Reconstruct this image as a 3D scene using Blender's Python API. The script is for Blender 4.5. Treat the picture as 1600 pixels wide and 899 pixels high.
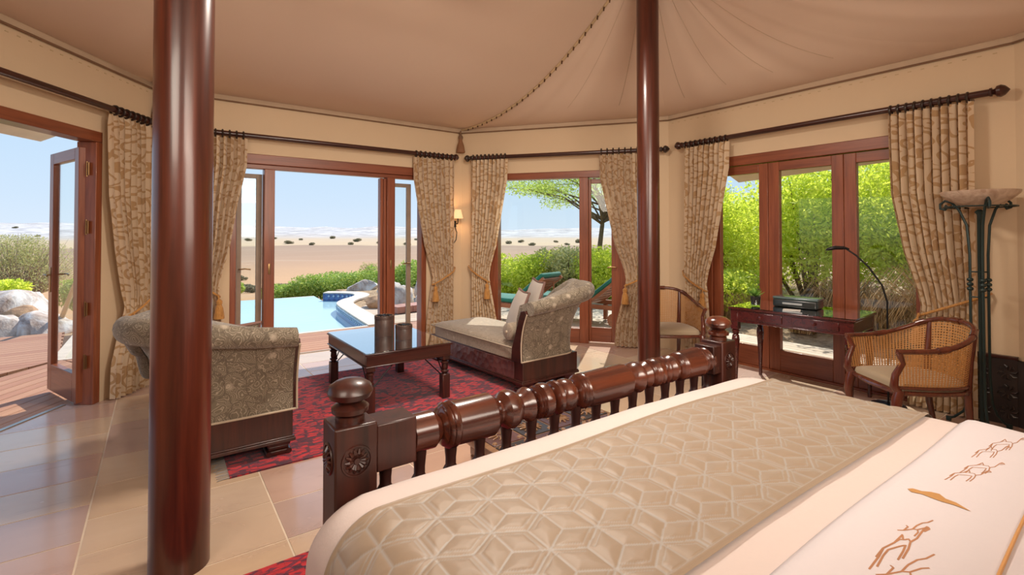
import bpy, bmesh, math, random
import numpy as np
from mathutils import Vector, Matrix
random.seed(7); RNG = np.random.default_rng(7)
PI = math.pi
for o in list(bpy.data.objects): bpy.data.objects.remove(o)
SC = bpy.context.scene; COL = SC.collection

# ---------------------------------------------------------------- camera
FPX = 770.0; PITCH = math.radians(.9); HY = 367.0; CAMH = 1.45; AZ = math.radians(35.7)
CY = HY - FPX * math.tan(PITCH)
cd = bpy.data.cameras.new('camera'); cam = bpy.data.objects.new('camera', cd); COL.objects.link(cam)
cam.location = (0, 0, CAMH); cam.rotation_euler = (PI / 2 + PITCH, 0, -AZ)
cd.sensor_width = 36; cd.lens = FPX / 1600 * 36; cd.shift_y = -(449.5 - CY) / 1600; cd.clip_end = 3000; cd.clip_start = .05
SC.camera = cam
# ---------------------------------------------------------------- sky, sun, exposure
SC.view_settings.view_transform = 'Standard'; SC.view_settings.look = 'None'
SC.view_settings.exposure = 0.0; SC.view_settings.gamma = 1; SC.view_settings.use_curve_mapping = False
w = bpy.data.worlds.new('world'); SC.world = w; w.use_nodes = True
nt = w.node_tree; nt.nodes.clear()
_o = nt.nodes.new('ShaderNodeOutputWorld'); _b = nt.nodes.new('ShaderNodeBackground'); _r = nt.nodes.new('ShaderNodeValToRGB')
_s = nt.nodes.new('ShaderNodeSeparateXYZ'); _c = nt.nodes.new('ShaderNodeTexCoord')
nt.links.new(_c.outputs['Generated'], _s.inputs[0]); nt.links.new(_s.outputs[2], _r.inputs[0])
nt.links.new(_r.outputs[0], _b.inputs[0]); nt.links.new(_b.outputs[0], _o.inputs[0])
_e = _r.color_ramp.elements
_e[0].position = 0.0; _e[0].color = (.74, .86, 1.0, 1); _e[1].position = .9; _e[1].color = (.25, .48, .9, 1)
for p_, c_ in ((.06, (.66, .82, 1.0, 1)), (.28, (.47, .71, .98, 1))):
    q_ = _e.new(p_); q_.color = c_
_b.inputs[1].default_value = 1.0
def add_light(name, kind, loc, energy, color, size=.3, aim=None, size_y=None):
    l = bpy.data.lights.new(name, kind); l.energy = energy; l.color = color
    if kind == 'AREA':
        l.shape = 'RECTANGLE'; l.size = size; l.size_y = size_y or size
    elif kind == 'SUN': l.angle = math.radians(.7)
    else: l.shadow_soft_size = size
    o = bpy.data.objects.new(name, l); COL.objects.link(o); o.location = loc
    if aim is not None: o.rotation_euler = (Vector(aim) - Vector(loc)).to_track_quat('-Z', 'Y').to_euler()
    return o
SUN_EL = math.radians(46)
add_light('sun', 'SUN', (30, 10, 40), 6.2, (1, .93, .82), aim=(30 - .78, 10 - .62, 40 - math.tan(SUN_EL)))
# unseen warm fill lights added behind the camera to brighten the room
_l = add_light('fill_light_rear', 'AREA', (1.2, -1.1, 2.7), 30, (1, .86, .72), 2.4, (2.4, 5.0, 1.2), .9); _l.data.spread = math.radians(95)
_l = add_light('fill_light_side', 'AREA', (-1.5, .3, 2.6), 22, (1, .86, .72), 1.4, (2.2, 4.2, .8), 1.0); _l.data.spread = math.radians(110)
add_light('fill_uplight', 'AREA', (1.4, -.5, 1.9), 62, (1, .88, .75), 2.0, (2.0, 3.0, 4.2), 1.2)

# unseen fill light added overhead for even light (its hood is built further down)
_l = add_light('fill_light_overhead', 'AREA', (2.0, 2.75, 3.36), 105, (1, .90, .78), .7, (2.0, 2.75, 0)); _l.data.shape = 'DISK'

# ---------------------------------------------------------------- pixel helpers (used only to measure real positions)
_F = np.array([math.sin(AZ), math.cos(AZ), 0]); _R = np.array([math.cos(AZ), -math.sin(AZ), 0])
def ray(x, y):
    a = (x - 800) / FPX; b = -(y - CY) / FPX
    fw = math.cos(PITCH) - b * math.sin(PITCH); up = math.sin(PITCH) + b * math.cos(PITCH)
    return a * _R + fw * _F + np.array([0, 0, up])
def on_z(x, y, z=0.0):
    d = ray(x, y); t = (z - CAMH) / d[2]; return Vector(np.array([0, 0, CAMH]) + t * d)
def at_depth(px, d, z=0.0):
    p = _F * d + _R * (px - 800) / FPX * d; return Vector((p[0], p[1], z))

# ---------------------------------------------------------------- node materials
class M:
    def __init__(s, name):
        s.m = bpy.data.materials.new(name); s.m.use_nodes = True; s.t = s.m.node_tree; s.t.nodes.clear()
        s.out = s.t.nodes.new('ShaderNodeOutputMaterial'); s.tc = None
    def n(s, typ, ins=None, **kw):
        nd = s.t.nodes.new('ShaderNode' + typ)
        for k, v in kw.items(): setattr(nd, k, v)
        for k, v in (ins or {}).items():
            if isinstance(v, bpy.types.NodeSocket): s.t.links.new(v, nd.inputs[k])
            elif v is not None: nd.inputs[k].default_value = v
        return nd
    def coord(s, kind='Object', scale=(1, 1, 1), rot=(0, 0, 0)):
        tc = s.n('TexCoord'); return s.n('Mapping', {'Vector': tc.outputs[kind], 'Scale': scale, 'Rotation': rot}).outputs[0]
    def math(s, op, a, b=None, c=None):
        nd = s.t.nodes.new('ShaderNodeMath'); nd.operation = op
        for i, v in enumerate((a, b, c)):
            if v is None: continue
            if isinstance(v, bpy.types.NodeSocket): s.t.links.new(v, nd.inputs[i])
            else: nd.inputs[i].default_value = v
        return nd.outputs[0]
    def ramp(s, fac, stops, interp='LINEAR'):
        nd = s.n('ValToRGB', {'Fac': fac}); cr = nd.color_ramp; cr.interpolation = interp
        while len(cr.elements) < len(stops): cr.elements.new(.5)
        for e, (p, c) in zip(cr.elements, stops): e.position = p; e.color = (*c, 1) if len(c) == 3 else c
        return nd.outputs[0]
    def noise(s, vec, scale, detail=4, rough=.55, dist=0):
        return s.n('TexNoise', {'Vector': vec, 'Scale': scale, 'Detail': detail, 'Roughness': rough, 'Distortion': dist}).outputs['Fac']
    def mix(s, f, a, b):
        nd = s.n('Mix', data_type='RGBA')
        for i, v in ((0, f), (6, a), (7, b)):
            if isinstance(v, bpy.types.NodeSocket): s.t.links.new(v, nd.inputs[i])
            else: nd.inputs[i].default_value = (*v, 1) if isinstance(v, tuple) else v
        return nd.outputs[2]
    def bump(s, h, strength=.3, dist=.01):
        return s.n('Bump', {'Height': h, 'Strength': strength, 'Distance': dist}).outputs[0]
    def bsdf(s, color, rough=.5, normal=None, coat=0, metal=0, sheen=0, spec=None, **ex):
        i = {'Base Color': color if isinstance(color, bpy.types.NodeSocket) else (*color, 1), 'Roughness': rough, 'Metallic': metal, 'Coat Weight': coat, 'Coat Roughness': .12, 'Sheen Weight': sheen}
        if normal is not None: i['Normal'] = normal
        if spec is not None: i['Specular IOR Level'] = spec
        i.update(ex)
        return s.n('BsdfPrincipled', i).outputs[0]
    def done(s, sh): s.t.links.new(sh, s.out.inputs[0]); return s.m
def plain(name, c, rough=.5, metal=0, coat=0, var=.12, scale=6, **ex):
    m = M(name); v = m.coord(); f = m.noise(v, scale, 3)
    d = tuple(x * (1 - var) for x in c); l = tuple(min(1, x * (1 + var)) for x in c)
    return m.done(m.bsdf(m.ramp(f, [(.3, d), (.7, l)]), rough, None, coat, metal, **ex))
def wood(name, dark, light, axis='z', rough=.3, coat=.5, scale=9):
    m = M(name); st = {'x': (.06, 1, 1), 'y': (1, .06, 1), 'z': (1, 1, .06)}[axis]
    v = m.coord('Object', st); f = m.noise(v, scale * 3, 6, .6, .6); g = m.noise(m.coord(), 1.7, 3)
    c = m.mix(m.math('MULTIPLY', g, .35), m.ramp(f, [(.3, dark), (.75, light)]), dark)
    return m.done(m.bsdf(c, rough, m.bump(f, .08, .004), coat))
def fabric(name, a, b, rough=.9, scale=60, sheen=.2, fold=.0):
    m = M(name); v = m.coord(); f = m.noise(v, scale, 3); g = m.noise(v, 2.2, 3)
    c = m.mix(g, a, b)
    h = m.math('ADD', m.math('MULTIPLY', f, .12), m.math('MULTIPLY', g, fold))
    return m.done(m.bsdf(c, rough, m.bump(h, .35, .02), 0, 0, sheen))
D1, D2 = (.018, .005, .0035), (.075, .016, .009)
MAH = wood('dark_mahogany', D1, D2, 'z', .38, .2); MAHX = wood('dark_mahogany_x', D1, D2, 'x', .3, .35); MAHY = wood('dark_mahogany_y', D1, D2, 'y', .3, .35)
POLE = wood('pole_mahogany', (.032, .007, .004), (.15, .030, .013), 'z', .30, .3, 5)
RAIL = wood('turned_rail', (.030, .008, .006), (.17, .038, .014), 'x', .24, .6, 5)
FR = wood('door_frame_wood', (.17, .042, .018), (.36, .105, .042), 'z', .38, .25)
FRX = wood('door_frame_wood_x', (.16, .040, .017), (.32, .092, .038), 'x', .38, .25)
DESKW = wood('desk_wood', (.045, .007, .006), (.11, .018, .014), 'y', .18, .8)
CHW = wood('cane_chair_wood', (.07, .015, .009), (.17, .042, .02), 'z', .22, .7)
BLK = plain('black_iron', (.012, .012, .013), .4, .4)
RINGM = plain('dark_ring_wood', (.02, .010, .008), .35, 0, .4)
GREENM = plain('verdigris_iron', (.022, .042, .04), .45, .3)
BRASS = plain('aged_brass', (.32, .2, .09), .35, .9)
WALL = (lambda m: m.done(m.bsdf(m.mix(m.noise(m.coord(), 1.3, 4), (.62, .46, .30), (.68, .52, .345)), .85, m.bump(m.noise(m.coord(), 40, 4), .08, .01))))(M('sand_plaster'))
CANVAS = (lambda m: m.done(m.bsdf(m.mix(m.noise(m.coord(), .9, 3), (.64, .48, .36), (.70, .53, .41)), .9, m.bump(m.noise(m.coord(), 1.2, 3), .25, .05))))(M('tent_canvas'))
BAND = plain('canvas_band', (.52, .39, .27), .9, var=.06)
PIPE = plain('brown_piping', (.20, .11, .06), .8)
LACE = plain('lacing_cord', (.10, .045, .018), .8)
ROPE = plain('pale_rope', (.52, .38, .22), .85)
GOLD = (lambda m: m.done(m.bsdf(m.ramp(m.noise(m.coord('Object', (60, 60, 3)), 2, 3), [(.3, (.30, .12, .02)), (.7, (.62, .30, .07))]), .7, None, 0, 0, .3)))(M('gold_fringe'))
def mk_glass(name, tint=(1, 1, 1), refl=.9):
    m = M(name); fc = m.n('LayerWeight', {'Blend': .5}).outputs['Facing']; fr = m.math('ADD', .04, m.math('MULTIPLY', m.math('POWER', fc, 4.0), .75))
    g = m.n('BsdfGlossy', {'Color': (1, 1, 1, 1), 'Roughness': .0}).outputs[0]; t = m.n('BsdfTransparent', {'Color': (*tint, 1)}).outputs[0]
    s = m.n('MixShader', {0: m.math('MULTIPLY', fr, refl), 1: t, 2: g}).outputs[0]
    return m.done(s)
GLASS = mk_glass('window_glass', (.97, .99, .98), .45); TGLASS = mk_glass('table_glass', (.9, .96, .94), 2.4)
def tile_mat(name, a, b, c):
    m = M(name); v = m.coord('Object', (1, 2.2, 1), (0, 0, .35)); f = m.noise(v, 1.1, 5, .55, .8)
    g = m.noise(m.coord('Object', (.8, 5, 1), (0, 0, .25)), 1.6, 6, .65, 1.5)
    col = m.mix(m.ramp(g, [(.62, (0, 0, 0)), (.72, (.45, .45, .45))]), m.ramp(f, [(.28, a), (.5, b), (.75, c)]), tuple(x * .7 for x in c))
    return m.done(m.bsdf(col, m.ramp(f, [(.3, (.20,) * 3), (.7, (.30,) * 3)]), m.bump(m.noise(m.coord(), 5, 4), .05, .01), .5))
TILES = [tile_mat('sandstone_rose', (.56, .37, .28), (.52, .34, .26), (.45, .28, .21)),
         tile_mat('sandstone_buff', (.62, .47, .35), (.58, .43, .31), (.52, .37, .27)),
         tile_mat('sandstone_ochre', (.62, .45, .31), (.57, .41, .28), (.52, .37, .27)),
         tile_mat('sandstone_mauve', (.50, .35, .29), (.46, .32, .27), (.40, .27, .22))]
GROUT = plain('grout', (.66, .55, .43), .8)
def deck_mat(name, a, b):
    m = M(name); f = m.noise(m.coord('Object', (.5, 12, 1)), 3, 5, .6, .3)
    return m.done(m.bsdf(m.ramp(f, [(.3, a), (.75, b)]), .6, m.bump(f, .15, .005)))
DECK = [deck_mat('deck_board_a', (.29, .125, .068), (.42, .20, .115)), deck_mat('deck_board_b', (.33, .155, .085), (.46, .24, .14))]
def paisley(name, base, hi, dk, sc=11.0):
    m = M(name); v0 = m.coord('Object'); 
    nv = m.n('TexNoise', {'Vector': v0, 'Scale': sc * .55, 'Detail': 2.0}).outputs['Color']
    vv = m.n('VectorMath', {0: v0, 1: nv}, operation='MULTIPLY_ADD'); vv.inputs[2].default_value = (0, 0, 0)
    off = m.n('VectorMath', {0: nv}, operation='SCALE'); off.inputs['Scale'].default_value = .11
    vec = m.n('VectorMath', {0: v0, 1: off.outputs[0]}, operation='ADD').outputs[0]
    vo = m.n('TexVoronoi', {'Vector': vec, 'Scale': sc}, feature='F1').outputs['Distance']
    rings = m.math('SINE', m.math('MULTIPLY', vo, 34.0))
    ed = m.n('TexVoronoi', {'Vector': vec, 'Scale': sc * .55}, feature='DISTANCE_TO_EDGE').outputs['Distance']
    fill = m.n('TexVoronoi', {'Vector': v0, 'Scale': sc * .42}, feature='F1').outputs['Distance']
    l1 = m.ramp(rings, [(.62, (0, 0, 0)), (.85, (1, 1, 1))]); l2 = m.ramp(ed, [(.02, (1, 1, 1)), (.06, (0, 0, 0))])
    l3 = m.ramp(m.math('ADD', fill, m.math('MULTIPLY', rings, .06)), [(.11, (1, 1, 1)), (.17, (0, 0, 0))])
    c = m.mix(m.math('MULTIPLY', l1, .55), base, hi); c = m.mix(m.math('MULTIPLY', l2, .7), c, dk); c = m.mix(m.math('MULTIPLY', l3, .75), c, hi)
    return m.done(m.bsdf(c, .85, m.bump(m.math('ADD', rings, m.noise(v0, 90, 2)), .12, .006), 0, 0, .25))
UPH = paisley('paisley_upholstery', (.15, .118, .08), (.46, .39, .30), (.10, .075, .05), 17)
UPH2 = paisley('seat_upholstery', (.27, .21, .15), (.42, .35, .27), (.22, .17, .12), 22)
PIPING = plain('pale_piping', (.42, .34, .25), .8)
CARVE = (lambda m: m.done(m.bsdf(m.ramp(m.noise(m.coord(), 4, 3), [(.3, (.055, .018, .018)), (.7, (.12, .045, .042))]), .42, m.bump(m.n('TexVoronoi', {'Vector': m.coord('Object', (1, 1, 1)), 'Scale': 16.0}).outputs['Distance'], .5, .02), .25)))(M('carved_panel_wood'))
def curt():
    m = M('damask_curtain'); v0 = m.coord('UV')
    nv = m.n('TexNoise', {'Vector': v0, 'Scale': 5.0, 'Detail': 1.0}).outputs['Color']
    off = m.n('VectorMath', {0: nv}, operation='SCALE'); off.inputs['Scale'].default_value = .16
    vec = m.n('VectorMath', {0: v0, 1: off.outputs[0]}, operation='ADD').outputs[0]
    vo = m.n('TexVoronoi', {'Vector': vec, 'Scale': 8.0, 'Randomness': .7}).outputs['Distance']
    r = m.math('SINE', m.math('MULTIPLY', vo, 17.0))
    sw = m.ramp(r, [(.38, (0, 0, 0)), (.55, (1, 1, 1))])
    hatch = m.noise(m.coord('UV', (8, 160, 1)), 3, 2)
    c = m.mix(m.math('MULTIPLY', sw, .85), (.74, .58, .40), m.mix(hatch, (.46, .26, .11), (.56, .34, .15)))
    b = m.bsdf(c, .8, m.bump(hatch, .05, .004), 0, 0, .3)
    tr = m.n('BsdfTranslucent', {'Color': c}).outputs[0]
    return m.done(m.n('MixShader', {0: .22, 1: b, 2: tr}).outputs[0])
CURT = curt()
def rugm(name='red_wool_rug'):
    m = M(name); v = m.coord('Object'); 
    r1 = m.n('TexVoronoi', {'Vector': m.coord('Object', (4.2, 7.5, 1)), 'Scale': 1.0, 'Randomness': .5}, distance='MANHATTAN').outputs['Distance']
    r2 = m.n('TexVoronoi', {'Vector': m.coord('Object', (15, 26, 1)), 'Scale': 1.0, 'Randomness': .9}, distance='CHEBYCHEV')
    row = m.noise(m.coord('Object', (7, 55, 1)), 1.2, 5, .75)
    base = m.ramp(row, [(.35, (.20, .008, .018)), (.5, (.46, .014, .024)), (.66, (.62, .03, .03))])
    blue = m.ramp(m.math('SINE', m.math('MULTIPLY', r1, 17.0)), [(.55, (0, 0, 0)), (.7, (1, 1, 1))])
    c = m.mix(m.math('MULTIPLY', blue, m.math('ADD', .35, m.math('MULTIPLY', row, .7))), base, (.035, .018, .05))
    sp = m.ramp(r2.outputs['Distance'], [(.10, (1, 1, 1)), (.17, (0, 0, 0))])
    c = m.mix(m.math('MULTIPLY', sp, m.ramp(m.noise(v, 3.0, 2), [(.5, (0, 0, 0)), (.62, (.8, .8, .8))])), c, (.30, .24, .20))
    sp2 = m.ramp(r2.outputs['Distance'], [(.42, (0, 0, 0)), (.5, (1, 1, 1))])
    c = m.mix(m.math('MULTIPLY', sp2, .8), c, (.02, .012, .03))
    return m.done(m.bsdf(c, .95, m.bump(m.noise(v, 120, 2), .3, .01), 0, 0, .15))
RUG = rugm()
LINEN = fabric('white_linen', (.60, .51, .48), (.65, .56, .53), .85, 90, .1, .5)
SHEET = fabric('white_sheet', (.63, .59, .62), (.68, .64, .67), .8, 90, .1, .35)
def runner_mat():
    m = M('quilted_runner'); a = m.n('Attribute', attribute_name='stitch').outputs['Fac']; f = m.noise(m.coord(), 5, 4)
    c = m.mix(a, m.mix(f, (.25, .18, .12), (.30, .225, .155)), (.31, .28, .25))
    return m.done(m.bsdf(c, .5, m.bump(m.noise(m.coord(), 14, 3), .12, .01), 0, 0, .3))
RUN = runner_mat()
THREAD = plain('copper_thread', (.48, .24, .13), .5, .2); THREAD2 = plain('gold_thread', (.66, .36, .14), .5, .2)
def cane_mat():
    m = M('woven_cane'); 
    tc = m.n('TexCoord'); sp = m.n('SeparateXYZ', {0: tc.outputs['UV']})
    def cell(o): return m.math('ABSOLUTE', m.math('SUBTRACT', m.math('FRACT', m.math('MULTIPLY', o, 62.0)), .5))
    hole = m.math('MULTIPLY', m.math('LESS_THAN', cell(sp.outputs[0]), .27), m.math('LESS_THAN', cell(sp.outputs[1]), .27))
    b = m.bsdf(m.mix(m.noise(tc.outputs['Object'], 9, 3), (.42, .19, .06), (.60, .31, .11)), .45)
    return m.done(m.n('MixShader', {0: hole, 1: b, 2: m.n('BsdfTransparent').outputs[0]}).outputs[0])
CANE = cane_mat()
SEATF = fabric('beige_seat_fabric', (.40, .31, .20), (.46, .36, .24))
ALAB = (lambda m: m.done(m.bsdf(m.ramp(m.noise(m.coord(), 9, 5, .6, 2), [(.35, (.40, .27, .19)), (.6, (.60, .46, .35))]), .35)))(M('alabaster'))
def leaf_mat(name, a, b, tr=.35):
    m = M(name); oi = m.n('NewGeometry'); f = m.noise(m.coord(), 2.5, 4)
    r = m.ramp(m.math('ADD', m.math('MULTIPLY', oi.outputs['Random Per Island'], .6), m.math('MULTIPLY', f, .5)), [(.2, a), (.8, b)])
    s = m.n('MixShader', {0: tr, 1: m.bsdf(r, .6), 2: m.n('BsdfTranslucent', {'Color': r}).outputs[0]}).outputs[0]
    return m.done(s)
LEAF_Y = leaf_mat('bright_leaf', (.50, .62, .04), (.92, .95, .16), .6)
LEAF_H = leaf_mat('hedge_leaf', (.24, .38, .05), (.55, .66, .16))
LEAF_D = leaf_mat('dusty_leaf', (.34, .36, .12), (.62, .60, .26))
LEAF_T = leaf_mat('tree_leaf', (.28, .42, .06), (.60, .72, .16), .55)
LEAF_B = leaf_mat('desert_bush_leaf', (.22, .19, .10), (.36, .31, .18), .2)
STRAW = leaf_mat('dry_straw', (.34, .20, .08), (.66, .46, .22), .3)
BARK = plain('bark', (.14, .10, .07), .9, var=.3, scale=20)
BARKP = plain('pale_bark', (.40, .31, .24), .9, var=.3, scale=20)
ROCK = (lambda m: m.done(m.bsdf(m.ramp(m.noise(m.coord(), 2.6, 6, .65, .6), [(.32, (.22, .13, .09)), (.48, (.50, .42, .37)), (.62, (.70, .68, .66))]), .85, m.bump(m.noise(m.coord(), 5, 8), .8, .05))))(M('pale_boulder'))
ROCKO = (lambda m: m.done(m.bsdf(m.ramp(m.noise(m.coord(), 3, 6, .65, .6), [(.32, (.20, .10, .05)), (.6, (.50, .30, .16))]), .85, m.bump(m.noise(m.coord(), 5, 8), .8, .05))))(M('rust_boulder'))
LIT = (lambda m: m.done(m.bsdf(m.ramp(m.noise(m.coord(), 6, 7, .7), [(.35, (.20, .12, .06)), (.6, (.50, .34, .20))]), .95, m.bump(m.noise(m.coord(), 18, 6), .9, .05))))(M('leaf_litter'))
STONE = plain('coping_stone', (.62, .54, .46), .7, var=.08)
BRICKR = plain('terracotta_block', (.42, .20, .16), .7)
POOLT = (lambda m: (lambda br: m.done(m.bsdf(br, .15, None, .5)))(m.n('TexChecker', {'Vector': m.coord('UV', (1, 1, 1), (0, 0, PI / 4)), 'Scale': 11.0, 'Color1': (.015, .06, .22, 1), 'Color2': (.03, .13, .36, 1)}).outputs[0]))(M('blue_pool_tile'))
PT2 = plain('light_tile', (.35, .50, .62), .3)
WATER = (lambda m: m.done(m.bsdf(m.mix(m.noise(m.coord(), .5, 2), (.42, .64, .69), (.50, .71, .75)), .04, m.bump(m.noise(m.coord('Object', (1, 1.6, 1)), 5, 3), .12, .02), 0, 0, 0, .5)))(M('pool_water'))
TEAL = fabric('teal_canvas', (.008, .13, .10), (.012, .18, .14)); TEAK = wood('teak', (.24, .08, .035), (.42, .17, .08), 'x', .5, .1)

# ---------------------------------------------------------------- object helpers
def prop(o, label=None, cat=None, group=None, kind=None):
    for k, v in (('label', label), ('category', cat), ('group', group), ('kind', kind)):
        if v: o[k] = v
    return o
def link(name, me, mats, parent=None, smooth=40):
    o = bpy.data.objects.new(name, me); COL.objects.link(o)
    for mt in (mats if isinstance(mats, (list, tuple)) else [mats]): me.materials.append(mt)
    if smooth:
        me.shade_smooth(); me.set_sharp_from_angle(angle=math.radians(smooth))
    if parent: o.parent = parent
    return o
def thing(name, label, cat, loc=(0, 0, 0), rz=0, group=None, kind=None):
    o = bpy.data.objects.new(name, None); COL.objects.link(o); o.location = loc; o.rotation_euler = (0, 0, rz); o.empty_display_size = .1
    return prop(o, label, cat, group, kind)
class B:
    def __init__(s): s.bm = bmesh.new(); s.uv = s.bm.loops.layers.uv.new('UVMap')
    def face(s, vs):
        try: return s.bm.faces.new(vs)
        except ValueError: return None
    def box(s, x0, x1, y0, y1, z0, z1, m=None, mi=0):
        P = [Vector((x, y, z)) for z in (z0, z1) for x, y in ((x0, y0), (x1, y0), (x1, y1), (x0, y1))]
        if m is not None: P = [m @ p for p in P]
        v = [s.bm.verts.new(p) for p in P]
        for f in ((3, 2, 1, 0), (4, 5, 6, 7), (0, 1, 5, 4), (1, 2, 6, 5), (2, 3, 7, 6), (3, 0, 4, 7)):
            q = s.face([v[i] for i in f]); q.material_index = mi
        return s
    def prism(s, poly, z0, z1, m=None, axis='z'):
        def mk(p, z):
            q = {'z': Vector((p[0], p[1], z)), 'y': Vector((p[0], z, p[1])), 'x': Vector((z, p[0], p[1]))}[axis]
            return m @ q if m is not None else q
        a = [s.bm.verts.new(mk(p, z0)) for p in poly]; b = [s.bm.verts.new(mk(p, z1)) for p in poly]
        s.face(a[::-1]); s.face(b); n = len(poly)
        for i in range(n): s.face([a[i], a[(i + 1) % n], b[(i + 1) % n], b[i]])
        return s
    def tube(s, pts, r, n=8, flat=None, caps=True):
        pts = [Vector(p) for p in pts]; R = r if isinstance(r, (list, tuple)) else [r] * len(pts); rings = []
        up = None
        for i, p in enumerate(pts):
            t = (pts[min(i + 1, len(pts) - 1)] - pts[max(i - 1, 0)]).normalized()
            if up is None: up = Vector((0, 0, 1)) if abs(t.z) < .9 else Vector((1, 0, 0))
            a = t.cross(up).normalized(); b = a.cross(t).normalized(); up = b
            fa, fb = flat or (1, 1)
            rings.append([s.bm.verts.new(p + (a * math.cos(k * 2 * PI / n) * fa + b * math.sin(k * 2 * PI / n) * fb) * R[i]) for k in range(n)])
        for i in range(len(rings) - 1):
            for k in range(n): s.face([rings[i][k], rings[i][(k + 1) % n], rings[i + 1][(k + 1) % n], rings[i + 1][k]])
        if caps: s.face(rings[0][::-1]); s.face(rings[-1])
        return s
    def lathe(s, prof, c=(0, 0, 0), axis='z', n=20, rmod=None):
        c = Vector(c); rings = []
        for h, r in prof:
            ring = []
            for k in range(n):
                a = k * 2 * PI / n; rr = max(r, .0004) * (rmod(a, h) if rmod else 1); x, y = rr * math.cos(a), rr * math.sin(a)
                ring.append(s.bm.verts.new(c + {'z': Vector((x, y, h)), 'x': Vector((h, x, y)), 'y': Vector((y, h, x))}[axis]))
            rings.append(ring)
        for i in range(len(rings) - 1):
            for k in range(n): s.face([rings[i][k], rings[i][(k + 1) % n], rings[i + 1][(k + 1) % n], rings[i + 1][k]])
        s.face(rings[0][::-1]); s.face(rings[-1]); return s
    def grid(s, fn, nu, nv, uvf=None, closed=False):
        V = [[s.bm.verts.new(Vector(fn(i / nu, j / nv))) for j in range(nv + 1)] for i in range(nu if closed else nu + 1)]
        for i in range(nu):
            i2 = (i + 1) % nu if closed else i + 1
            for j in range(nv):
                f = s.face([V[i][j], V[i2][j], V[i2][j + 1], V[i][j + 1]])
                if f:
                    for lp, (a, b) in zip(f.loops, ((i, j), (i + 1, j), (i + 1, j + 1), (i, j + 1))):
                        q = uvf(a / nu, b / nv) if uvf else (a / nu, b / nv); lp[s.uv].uv = q
        return V
    def rbox(s, x0, x1, y0, y1, z0, z1, r=.02, seg=3, m=None):
        t = B(); t.box(x0, x1, y0, y1, z0, z1)
        bmesh.ops.bevel(t.bm, geom=t.bm.edges[:] + t.bm.verts[:], offset=r, segments=seg, affect='EDGES', profile=.5)
        if m is not None: bmesh.ops.transform(t.bm, matrix=m, verts=t.bm.verts)
        me = bpy.data.meshes.new('t'); t.bm.to_mesh(me); t.bm.free(); s.bm.from_mesh(me); bpy.data.meshes.remove(me); return s
    def build(s, name, mat, parent=None, smooth=40, bevel=0, solid=0, recalc=True, sub=0):
        if recalc: bmesh.ops.recalc_face_normals(s.bm, faces=s.bm.faces)
        me = bpy.data.meshes.new(name); s.bm.to_mesh(me); s.bm.free()
        o = link(name, me, mat, parent, smooth)
        if bevel:
            md = o.modifiers.new('bevel', 'BEVEL'); md.width = bevel; md.segments = 2; md.limit_method = 'ANGLE'; md.angle_limit = math.radians(40)
        if solid:
            md = o.modifiers.new('solid', 'SOLIDIFY'); md.thickness = solid; md.offset = 0
        if sub:
            md = o.modifiers.new('sub', 'SUBSURF'); md.levels = md.render_levels = sub
        return o
def bx(name, mat, parent, *a, bevel=.004, m=None): return B().box(*a, m=m).build(name, mat, parent, bevel=bevel)
def dup(root, loc=None, rz=None, label=None, group=None):
    def rec(o, par):
        c = o.copy(); COL.objects.link(c); c.parent = par
        for ch in o.children: rec(ch, c)
        return c
    r = rec(root, None)
    if loc is not None: r.location = loc
    if rz is not None: r.rotation_euler = (0, 0, rz)
    if label: r['label'] = label
    if group: r['group'] = group
    return r
def clip(poly, a, b):      # keep the part of poly on the left of a->b
    out = []; n = len(poly)
    def sd(p): return (b[0] - a[0]) * (p[1] - a[1]) - (b[1] - a[1]) * (p[0] - a[0])
    for i in range(n):
        p, q = poly[i], poly[(i + 1) % n]; sp, sq = sd(p), sd(q)
        if sp >= 0: out.append(p)
        if sp * sq < 0: t = sp / (sp - sq); out.append((p[0] + (q[0] - p[0]) * t, p[1] + (q[1] - p[1]) * t))
    return out
def clip_poly(poly, conv):
    for i in range(len(conv)):
        if len(poly) < 3: return []
        poly = clip(poly, conv[i], conv[(i + 1) % len(conv)])
    return poly if len(poly) >= 3 else []
def area(p): return abs(sum(p[i][0] * p[(i + 1) % len(p)][1] - p[(i + 1) % len(p)][0] * p[i][1] for i in range(len(p)))) / 2
def smooth01(t): t = max(0, min(1, t)); return t * t * (3 - 2 * t)
def interp(t, xs, ys): return float(np.interp(t, xs, ys))

# ================================================================ ROOM SHELL
C01, C12, C23, C34, C45, C56, C67 = (-2.30, 2.57), (-.02, 6.17), (3.55, 6.20), (5.30, 3.94), (5.30, .80), (4.10, -1.40), (-1.60, -1.40)
ROOM = [C01, C12, C23, C34, C45, C56, C67]      # clockwise from above
TZ = 2.92
CCW = ROOM[::-1]
def offset_poly(poly, d):     # poly ccw, grow outwards
    n = len(poly); L = []
    for i in range(n):
        a, b = Vector(poly[i]), Vector(poly[(i + 1) % n]); e = (b - a).normalized(); nn = Vector((e.y, -e.x)); L.append((a + nn * d, e))
    out = []
    for i in range(n):
        (p, e), (q, f) = L[i - 1], L[i]; den = e.x * f.y - e.y * f.x; t = ((q.x - p.x) * f.y - (q.y - p.y) * f.x) / den
        out.append((p.x + e.x * t, p.y + e.y * t))
    return out
FLOORP = offset_poly(CCW, .24)
floor = B().prism(FLOORP, -.06, -.0025).build('floor', GROUT, smooth=0); prop(floor, 'sandstone tiled floor of the bedroom', None, None, 'structure')
xs = [-.28 + .795 * k for k in range(-4, 8)]
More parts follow.
